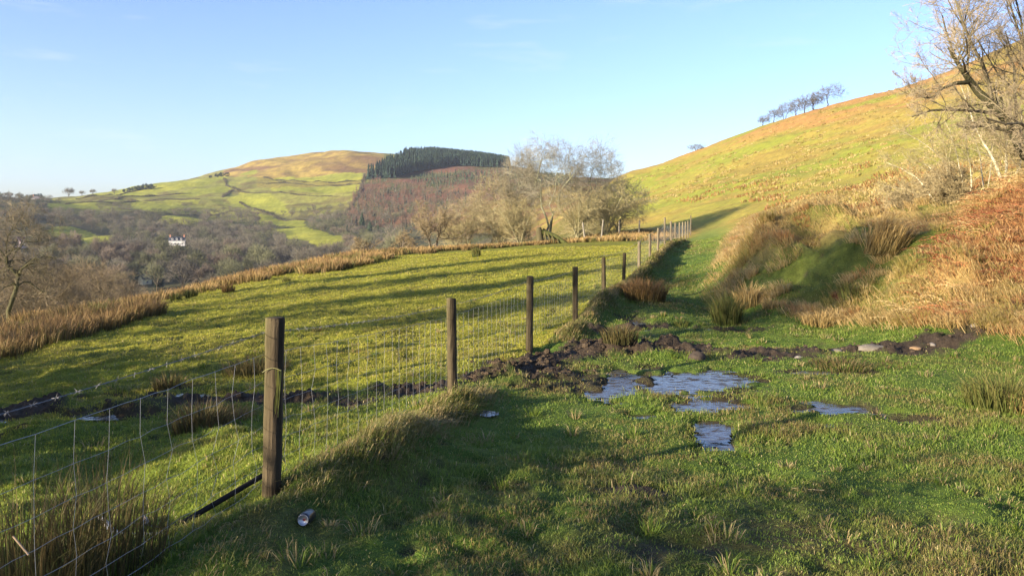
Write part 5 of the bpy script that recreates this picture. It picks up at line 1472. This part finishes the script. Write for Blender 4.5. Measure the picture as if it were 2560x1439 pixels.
    # skyline bare trees left
    for px_, rw, s, lab in [(172,494,.9,'bare roundish tree on the skyline right of the farmhouse'),(205,494,.5,'tiny bare tree on the left skyline'),(232,487,.55,'small bare tree on the skyline at the field edge'),(286,474,.5,'small bare tree near the skyline copse')]:
        x, y, z = hit(px_, rw, 300)
        if y > 2100: y = 1200.; x = (px_ - 1280) / FPX * y; z = gz(x, y)
        copy_fast(protos[0][0], (x, y, z), s * 7, (s * y / 900, s * y / 900), lab, 'lone bare trees on the left skyline')
    # ---- hedges
    HED = [([(120,514),(180,512),(250,513),(340,511)],'dark hedge along the lowest skyline field at left'),([(330,507),(420,501),(500,503)],'hedge under the bright strip field'),([(192,498),(270,493),(330,480),(392,471)],'hedge climbing the left skyline field'),
      ([(240,512),(300,497),(400,489),(480,484)],'thick hedge bank across the middle of the left fields'),([(556,497),(570,486),(583,475)],'steep short hedge below the hilltop clump'),([(585,479),(640,487),(730,493),(850,496)],'dark hedge with trees under the pale middle field'),
      ([(655,461),(780,459),(905,466)],'hedge above the pale middle field'),([(600,505),(650,522),(700,540),(780,556)],'hedge slanting down the shaded right field'),([(660,447),(760,452),(850,450),(915,446)],'thin hedge under the moor edge'),([(300,540),(400,540),(520,528),(600,520)],'dark woodland edge hedge below the bright fields'),
      ([(560,450),(570,470),(600,478)],'hedge dropping from the hilltop clump'),([(912,432),(908,455),(900,485),(870,520)],'dark line of scrub beside the track by the forest edge')]
    for pts, lab in HED:
        P3 = np.array([hit(a_, b_, 300) for a_, b_ in pts])
        P3 = P3[P3[:, 1] < 2100]
        if len(P3) < 2: continue
        seg = np.linalg.norm(np.diff(P3[:, :2], axis=0), axis=1); s = np.concatenate([[0], np.cumsum(seg)])
        q = np.arange(0, s[-1], 2.2)
        x = np.interp(q, s, P3[:, 0]); y = np.interp(q, s, P3[:, 1]); z = height(x, y)
        nq = len(q)
        if nq < 3: continue
        a = Acc(); hh = np.clip(1.5 + 3.4 * fbm(q + len(lab) * 50, q * 0, 14, 333, 3), .5, 5)
        per = 16
        cx = np.repeat(x, per) + rng.normal(0, .8, nq * per); cy = np.repeat(y, per) + rng.normal(0, .8, nq * per); cz = np.repeat(z, per)
        H = np.repeat(hh, per) * rng.uniform(.5, 1.1, nq * per)
        L = np.stack([np.stack([cx, cy, cz - .2], 1), np.stack([cx + rng.normal(0, .5, nq * per), cy, cz + H * .6], 1), np.stack([cx + rng.normal(0, 1.0, nq * per), cy + rng.normal(0, .6, nq * per), cz + H], 1)], 1)
        tubes(a, L, np.array([[.22, .20, .09]]).repeat(nq * per, 0), 3, np.broadcast_to(C(.085,.075,.045), (nq * per, 3)) * rng.uniform(.6, 1.4, (nq * per, 1)))
        o = a.build('hedge', M_TWIG); tag(o, lab, 'hedge', 'hedges between the far fields')

    # ---- houses
    def house(px_, rw, w, d, hw, rz, lab, wall, roof, chim, dorm, wins, name='white_house'):
        x, y, z = hit(px_, rw, 250)
        t = root(name, (x, y, z), lab, 'house', None, rz)
        a = Acc(); box(a, (0, 0, hw / 2 - 1), (w, d, hw + 2), 0, wall)
        hr = hw + d * .42
        for sx in (-1, 1):
            xg = sx * w / 2
            a.add([(xg, -d / 2, hw), (xg, d / 2, hw), (xg, 0, hr)], [(0, 1, 2)], wall)
        a.build('wall', M_PAINT, t)
        a = Acc(); e = .35
        for sg in (-1, 1):
            V = np.array([(-w / 2 - e, sg * (d / 2 + e), hw - e * .6), (w / 2 + e, sg * (d / 2 + e), hw - e * .6), (w / 2 + e, 0, hr + .12), (-w / 2 - e, 0, hr + .12)])
            V2 = V - np.array([0, 0, .2])
            a.add(np.concatenate([V, V2]), [(0,1,2,3),(7,6,5,4),(0,4,5,1),(1,5,6,2),(3,7,4,0)], roof)
        rf = a.build('roof', M_PAINT, t)
        for cxp in chim:
            a = Acc(); box(a, (cxp, 0, hr + .5), (1.1, .8, 2.0), 0, C(.42,.20,.12)); box(a, (cxp, 0, hr + 1.57), (1.25, .95, .16), 0, C(.36,.2,.13))
            for k in (-.25, .25): tubes(a, np.array([[cxp + k, 0, hr + 1.6], [cxp + k, 0, hr + 2.1]]), np.array([.14, .12]), 6, C(.5,.22,.12))
            a.build('chimney', M_PAINT, rf)
        for dx in dorm:
            a = Acc(); box(a, (dx, -d * .30, hw + .95), (1.3, d * .35, 1.5), 0, wall); 
            a.add([(dx - .85, -d * .49, hw + 1.7), (dx + .85, -d * .49, hw + 1.7), (dx, -d * .49, hw + 2.5), (dx - .85, 0, hw + 1.7), (dx + .85, 0, hw + 1.7), (dx, 0, hw + 2.5)], [(0,2,5,3),(1,4,5,2)], roof)
            o = a.build('dormer', M_PAINT, t)
            a = Acc(); box(a, (dx, -d * .30 - d * .175 - .01, hw + 1.0), (.8, .05, .9), 0, C(.03,.035,.04)); a.build('window', M_PAINT, o)
        for wx, wz in wins:
            a = Acc(); box(a, (wx, -d / 2 - .02, wz), (1.0, .08, 1.25), 0, C(.03,.035,.045)); f_ = a.build('window', M_PAINT, t)
            a = Acc(); box(a, (wx, -d / 2 - .09, wz), (.08, .06, 1.25), 0, C(.8,.8,.78)); box(a, (wx, -d / 2 - .09, wz - .7), (1.2, .2, .1), 0, C(.7,.7,.68)); a.build('frame', M_PAINT, f_)
        return t
    WH = C(.62,.60,.56); SL = C(.055,.06,.07)
    house(443, 621, 12.5, 6.5, 4.4, .30, 'white house with slate roof, dormers and two brick chimneys in the valley woods', WH, SL, (-5.4, 5.4), (-3.4, 0, 3.4), ((-4.2,1.5),(-1.4,1.5),(1.4,1.5),(4.2,1.5)))
    house(52, 627, 5.5, 7.5, 4.6, 1.15, 'pinkish white gabled house half hidden behind the big oak', C(.80,.62,.55), C(.25,.10,.08), (), (), ((-1.3,1.6),(1.3,1.6)), 'gabled_house')
    house(362, 712, 5, 5.2, 3.2, .95, 'small cream gabled cottage low in the valley trees', C(.72,.66,.42), C(.11,.10,.07), (1.2,), (), ((0,1.3),), 'cottage')
    house(92, 499, 12, 7, 3.5, .3, 'low farmhouse with grey roof under the skyline pines at left', C(.55,.5,.45), C(.16,.14,.13), (-4,), (), ((-3,1.6),(2,1.6)), 'farmhouse')
    house(556, 637, 7, 3.5, 1.8, .2, 'tiny pale shed right of the white house', C(.7,.68,.66), C(.22,.22,.23), (), (), ((0,1.0),), 'shed')

# ------------------------------------------------------------------ small things near the track
def rock_mesh(rng, s, col):
    import bmesh
    bm = bmesh.new(); bmesh.ops.create_icosphere(bm, subdivisions=3, radius=1)
    V = np.array([v.co[:] for v in bm.verts]); F = np.array([[v.index for v in f.verts] for f in bm.faces]); bm.free()
    d = 1 + .22 * fbm(V[:, 0] * 1.3 + s[0] * 9, V[:, 1] * 1.3 + V[:, 2] * 1.7, .9, int(s[0] * 999) % 97, 3) + .1 * fbm(V[:, 2] * 2, V[:, 0] * 2 - V[:, 1], .5, 7, 2)
    V = V * d[:, None] * np.array(s)
    V[:, 2] = np.where(V[:, 2] < -s[2] * .35, -s[2] * .35, V[:, 2])
    return mesh_np('stone', V, F, M_STONE, np.broadcast_to(np.array(col), V.shape), True)
def build_small():
    rng = np.random.default_rng(77)
    ST = [(2182,12.35,(.24,.14,.085),(.15,.13,.10),'large flat pale boulder at the far side of the mud trench'),(2090,12.5,(.11,.08,.05),(.16,.135,.11),'grey stone just left of the pale boulder'),(1998,11.6,(.07,.06,.055),(.18,.16,.135),'small whitish stone left of the squashed tussock'),
      (2290,12.2,(.09,.07,.04),(.2,.13,.07),'orange tinged flat stone right of the pale boulder'),(2468,13.0,(.12,.1,.09),(.16,.14,.115),'round pale stone at the foot of the bracken bank'),(2438,12.9,(.07,.06,.05),(.18,.15,.12),'smaller stone left of the round pale stone'),
      (2510,12.8,(.06,.05,.04),(.2,.18,.15),'stone chip right of the round pale stone'),(2330,12.4,(.06,.05,.035),(.16,.14,.12),'dark pebble right of the orange tinged stone'),(1744,11.35,(.13,.11,.10),(.05,.038,.028),'dark muddy lump at the upper rim of the big puddle')]
    for px, D, s, c, lab in ST:
        x, y, z = on(px, D)
        o = rock_mesh(rng, s, c); o.location = (x, y, z + s[2] * .05); o.rotation_euler = (0, 0, rng.uniform(-.4, .4))
        tag(o, lab, 'stone', 'stones along the mud trench')
    # clods of turned earth: the mud's own crumbs
    k = 900
    x = np.concatenate([rng.uniform(-9, 9, k // 2), rng.normal(.8, 1.3, k // 2)]); y = mud_line(x) + rng.normal(.15, .42, k)
    x2 = rng.normal(.3, .55, 300); y2 = rng.normal(10.4, .7, 300); x = np.concatenate([x, x2]); y = np.concatenate([y, y2])
    m = mud_amt(x, y); pd = pud_amt(x, y); ok = (rng.random(len(x)) < m * 1.2) & (pd > .9); x, y = x[ok], y[ok]
    z = height(x, y)
    a = Acc()
    th = np.arange(6) * math.pi / 3
    for i in range(len(x)):
        s = rng.uniform(.008, .03) * (1.7 if rng.random() < .1 else 1)
        r = s * rng.uniform(.7, 1.3, (3, 6)); zz = np.array([-.4, .25, .75]) * s
        V = np.stack([r * np.cos(th) * np.array([[1], [1.05], [.6]]), r * np.sin(th) * np.array([[1], [1], [.6]]), zz[:, None] + rng.normal(0, s * .15, (3, 6))], -1).reshape(-1, 3)
        idx = np.arange(18).reshape(3, 6)
        F = np.stack([idx[:-1], np.roll(idx, -1, 1)[:-1], np.roll(idx, -1, 1)[1:], idx[1:]], -1).reshape(-1, 4)
        V = np.concatenate([V, [[0, 0, zz[2] * 1.15]]]) + np.array([x[i], y[i], z[i]])
        c = np.broadcast_to(MUD * rng.uniform(.7, 1.6), V.shape)
        a.addf(V, [F, np.stack([idx[2], np.roll(idx[2], -1), np.full(6, 18)], 1)], c)
    tag(a.build('mud_clods', M_GROUND), 'crumbled clods of wet dark mud along the dug trench', 'mud', kind='stuff')
    # drink can
    x, y, z = on(768, 4.17)
    t = root('drink_can', (x, y, z + .022), 'discarded dark drink can lying with its silver end towards the camera', 'can')
    t.rotation_euler = (math.radians(84), 0, math.radians(-5))
    prof = [(.0275,0),(.0325,.006),(.033,.012),(.033,.10),(.0305,.109),(.027,.114)]
    K = 28; th = np.arange(K) * 2 * math.pi / K
    def lathe(acc, pr, col, flip=False):
        V = np.array([[(r * math.cos(a_), r * math.sin(a_), h) for a_ in th] for r, h in pr]); n = len(pr)
        idx = np.arange(n * K).reshape(n, K)
        acc.add(V.reshape(-1, 3), np.stack([idx[:-1], np.roll(idx, -1, 1)[:-1], np.roll(idx, -1, 1)[1:], idx[1:]], -1).reshape(-1, 4), col)
    a = Acc(); lathe(a, [(r, -h + .06) for r, h in prof], (.012,.012,.016))
    a.build('body', plain_mat('can_paint', (.012,.012,.017), .3, .5), t, True)
    a = Acc(); lathe(a, [(.0275, .0602), (.0285, .0635), (.0265, .0645), (.0245, .0605), (.0215, .057), (.0130, .0525), (.004, .051)], (.7,.7,.7))
    a.build('end', plain_mat('can_aluminium', (.45,.45,.45), .4, .5, .8), t, True)
    a = Acc(); th2 = th; V = [(.009 * math.cos(q) + .003, .007 * math.sin(q), .0545) for q in th2] + [(.003, 0, .0548)]
    a.add(V, [(i, (i + 1) % K, K) for i in range(K)], (.2, .05, .04)); a.build('rust_spot', plain_mat('rust_mark', (.22,.06,.05), .6), t)
    # grey hose and dark batten behind the fence
    def polyline(name, pts, rad, mat, lab, cat, k=8, lift=.02, par=None):
        Pq = []
        for p in pts:
            x_, y_, z_ = on(p[0], p[1]); Pq.append((x_, y_, z_ + (p[2] if len(p) > 2 else lift)))
        Pq = np.array(Pq); s = np.linspace(0, len(Pq) - 1, 8 * len(Pq))
        L = np.stack([np.interp(s, np.arange(len(Pq)), Pq[:, j]) for j in range(3)], 1)
        for _ in range(4): L[1:-1] = .25 * L[:-2] + .5 * L[1:-1] + .25 * L[2:]
        o_ = L[0].copy(); a = Acc(); tubes(a, L - o_, np.full(len(L), rad), k, (.5,.5,.5), True)
        o = a.build(name, mat, None, True); o.location = o_
        return tag(o, lab, cat)
    grey = plain_mat('grey_plastic', (.34,.33,.31), .5, .4)
    polyline('plastic_hose', [(250,4.55,.07),(262,4.5,.06),(278,4.4,.03),(300,4.3,.015),(350,4.27,.012),(410,4.27,.012),(466,4.3,.01)], .016, grey, 'pale grey plastic hose curving through the grass behind the netting', 'hose')
    polyline('timber_batten', [(418,4.32,.03),(655,4.9,.05)], .022, plain_mat('dark_timber', (.022,.018,.015), .8, .2), 'dark thin batten lying from the hose end to the nearest post', 'batten', 4)
    x, y, z = on(362, 4.62)
    o = rock_mesh(rng, (.022, .018, .05), (.42,.36,.32)); o.name = 'paper_scrap'; o.location = (x, y, z + .02); tag(o, 'small pale scrap in the grass behind the curved hose', 'litter')
    straw = plain_mat('straw_stalk', (.5,.40,.20), .7, .2)
    polyline('straw_stalk', [(1978,5.52,.02),(2060,5.42,.02)], .0032, straw, 'single pale straw stalk lying on the near turf at right', 'stalk', 4)
    polyline('broken_stick', [(33,3.05,.36),(72,3.0,.30)], .0042, plain_mat('pale_stick', (.27,.19,.11), .8), 'short pale broken stick caught in the corner rushes', 'stick', 5)
    # old leaning posts
    G = 'grey old posts leaning before the thicket'
    old = [(1463,60.5,1.5,-.13,'most tilted old grey post below the thicket, leaning left'),(1503,62,1.6,.10,'old grey post leaning right below the thicket'),(1548,65,1.35,.0,'short upright old post at the right end of the thicket'),(1597,66,1.3,.05,'old post nearest the wire fence, beyond its netting')]
    for px, D, h, ln, lab in old:
        x, y, z = on(px, D)
        a = Acc(); zs = np.linspace(-.2, h, 6)
        tubes(a, np.stack([zs * ln, zs * 0, zs], 1), np.array([.075,.075,.072,.07,.07,.055]), 8, C(.19,.17,.13), True)
        o = a.build('fence_post', M_WOOD, None); o.location = (x, y, z); tag(o, lab, 'post', G)

build_grass(); build_rushes(); build_near_trees(); build_right_trees(); build_shade_trees(); build_far(); build_small()


# ------------------------------------------------------------------ light, sky, camera
def build_light():
    w = bpy.data.worlds.new('World'); SC.world = w; w.use_nodes = True
    nt = w.node_tree; nt.nodes.clear()
    out = nt.nodes.new('ShaderNodeOutputWorld'); bg = nt.nodes.new('ShaderNodeBackground')
    sk = nt.nodes.new('ShaderNodeTexSky'); sk.sky_type = 'NISHITA'; sk.sun_disc = False
    sk.sun_elevation = SUN_EL; sk.sun_rotation = math.atan2(SUN_AZ[0], SUN_AZ[1])
    sk.altitude = 200; sk.air_density = 1.0; sk.dust_density = 1.0; sk.ozone_density = 2.5
    bg.inputs['Strength'].default_value = .095
    tint = nt.nodes.new('ShaderNodeVectorMath'); tint.operation = 'MULTIPLY'; tint.inputs[1].default_value = (.83, .84, 1.09)
    nt.links.new(sk.outputs[0], tint.inputs[0])
    # thin wisps of high cloud
    tc = nt.nodes.new('ShaderNodeTexCoord'); mp = nt.nodes.new('ShaderNodeMapping'); mp.inputs['Scale'].default_value = (2.2, 2.2, 16)
    nz = nt.nodes.new('ShaderNodeTexNoise'); nz.inputs['Scale'].default_value = 2.6; nz.inputs['Detail'].default_value = 6; nz.inputs['Roughness'].default_value = .6
    mr = nt.nodes.new('ShaderNodeMapRange'); mr.inputs['From Min'].default_value = .58; mr.inputs['From Max'].default_value = .8; mr.inputs['To Max'].default_value = .3
    mx = nt.nodes.new('ShaderNodeMix'); mx.data_type = 'RGBA'; mx.inputs[7].default_value = (3.2, 3.4, 3.6, 1)
    nt.links.new(tc.outputs['Generated'], mp.inputs['Vector']); nt.links.new(mp.outputs[0], nz.inputs['Vector']); nt.links.new(nz.outputs['Fac'], mr.inputs['Value'])
    nt.links.new(mr.outputs[0], mx.inputs[0]); nt.links.new(tint.outputs[0], mx.inputs[6])
    nt.links.new(mx.outputs[2], bg.inputs['Color']); nt.links.new(bg.outputs[0], out.inputs['Surface'])
    s = bpy.data.lights.new('sun', 'SUN'); s.energy = 5.0; s.angle = math.radians(.55); s.color = (1.0, .86, .66)
    so = bpy.data.objects.new('sun', s); link(so)
    d = Vector((SUN_AZ[0] * math.cos(SUN_EL), SUN_AZ[1] * math.cos(SUN_EL), math.sin(SUN_EL)))
    so.rotation_euler = d.to_track_quat('Z', 'Y').to_euler(); so.location = (-20, -9, 30)
    cam = bpy.data.cameras.new('camera'); cam.sensor_width = 36; cam.lens = FPX / 2560 * 36
    cam.shift_y = (HOR - 719.5) / 2560; cam.clip_start = .05; cam.clip_end = 12000
    co = bpy.data.objects.new('camera', cam); link(co); co.location = (0, 0, EYE); co.rotation_euler = (math.pi / 2, 0, 0)
    SC.camera = co
    SC.view_settings.view_transform = 'Standard'; SC.view_settings.look = 'None'; SC.view_settings.gamma = 1
    SC.view_settings.exposure = 1.75
build_light()
def build_haze():
    a = Acc(); box(a, (0, 1150, 95), (4400, 3300, 480))
    m, nt, out = mat_new('thin_air'); v = nt.nodes.new('ShaderNodeVolumePrincipled')
    v.inputs['Color'].default_value = (.80, .88, 1, 1); v.inputs['Density'].default_value = .00007; v.inputs['Anisotropy'].default_value = .2
    nt.links.new(v.outputs[0], out.inputs['Volume'])
    tag(a.build('haze', m), 'thin blue haze filling the valley air', 'haze', kind='stuff')
build_haze()
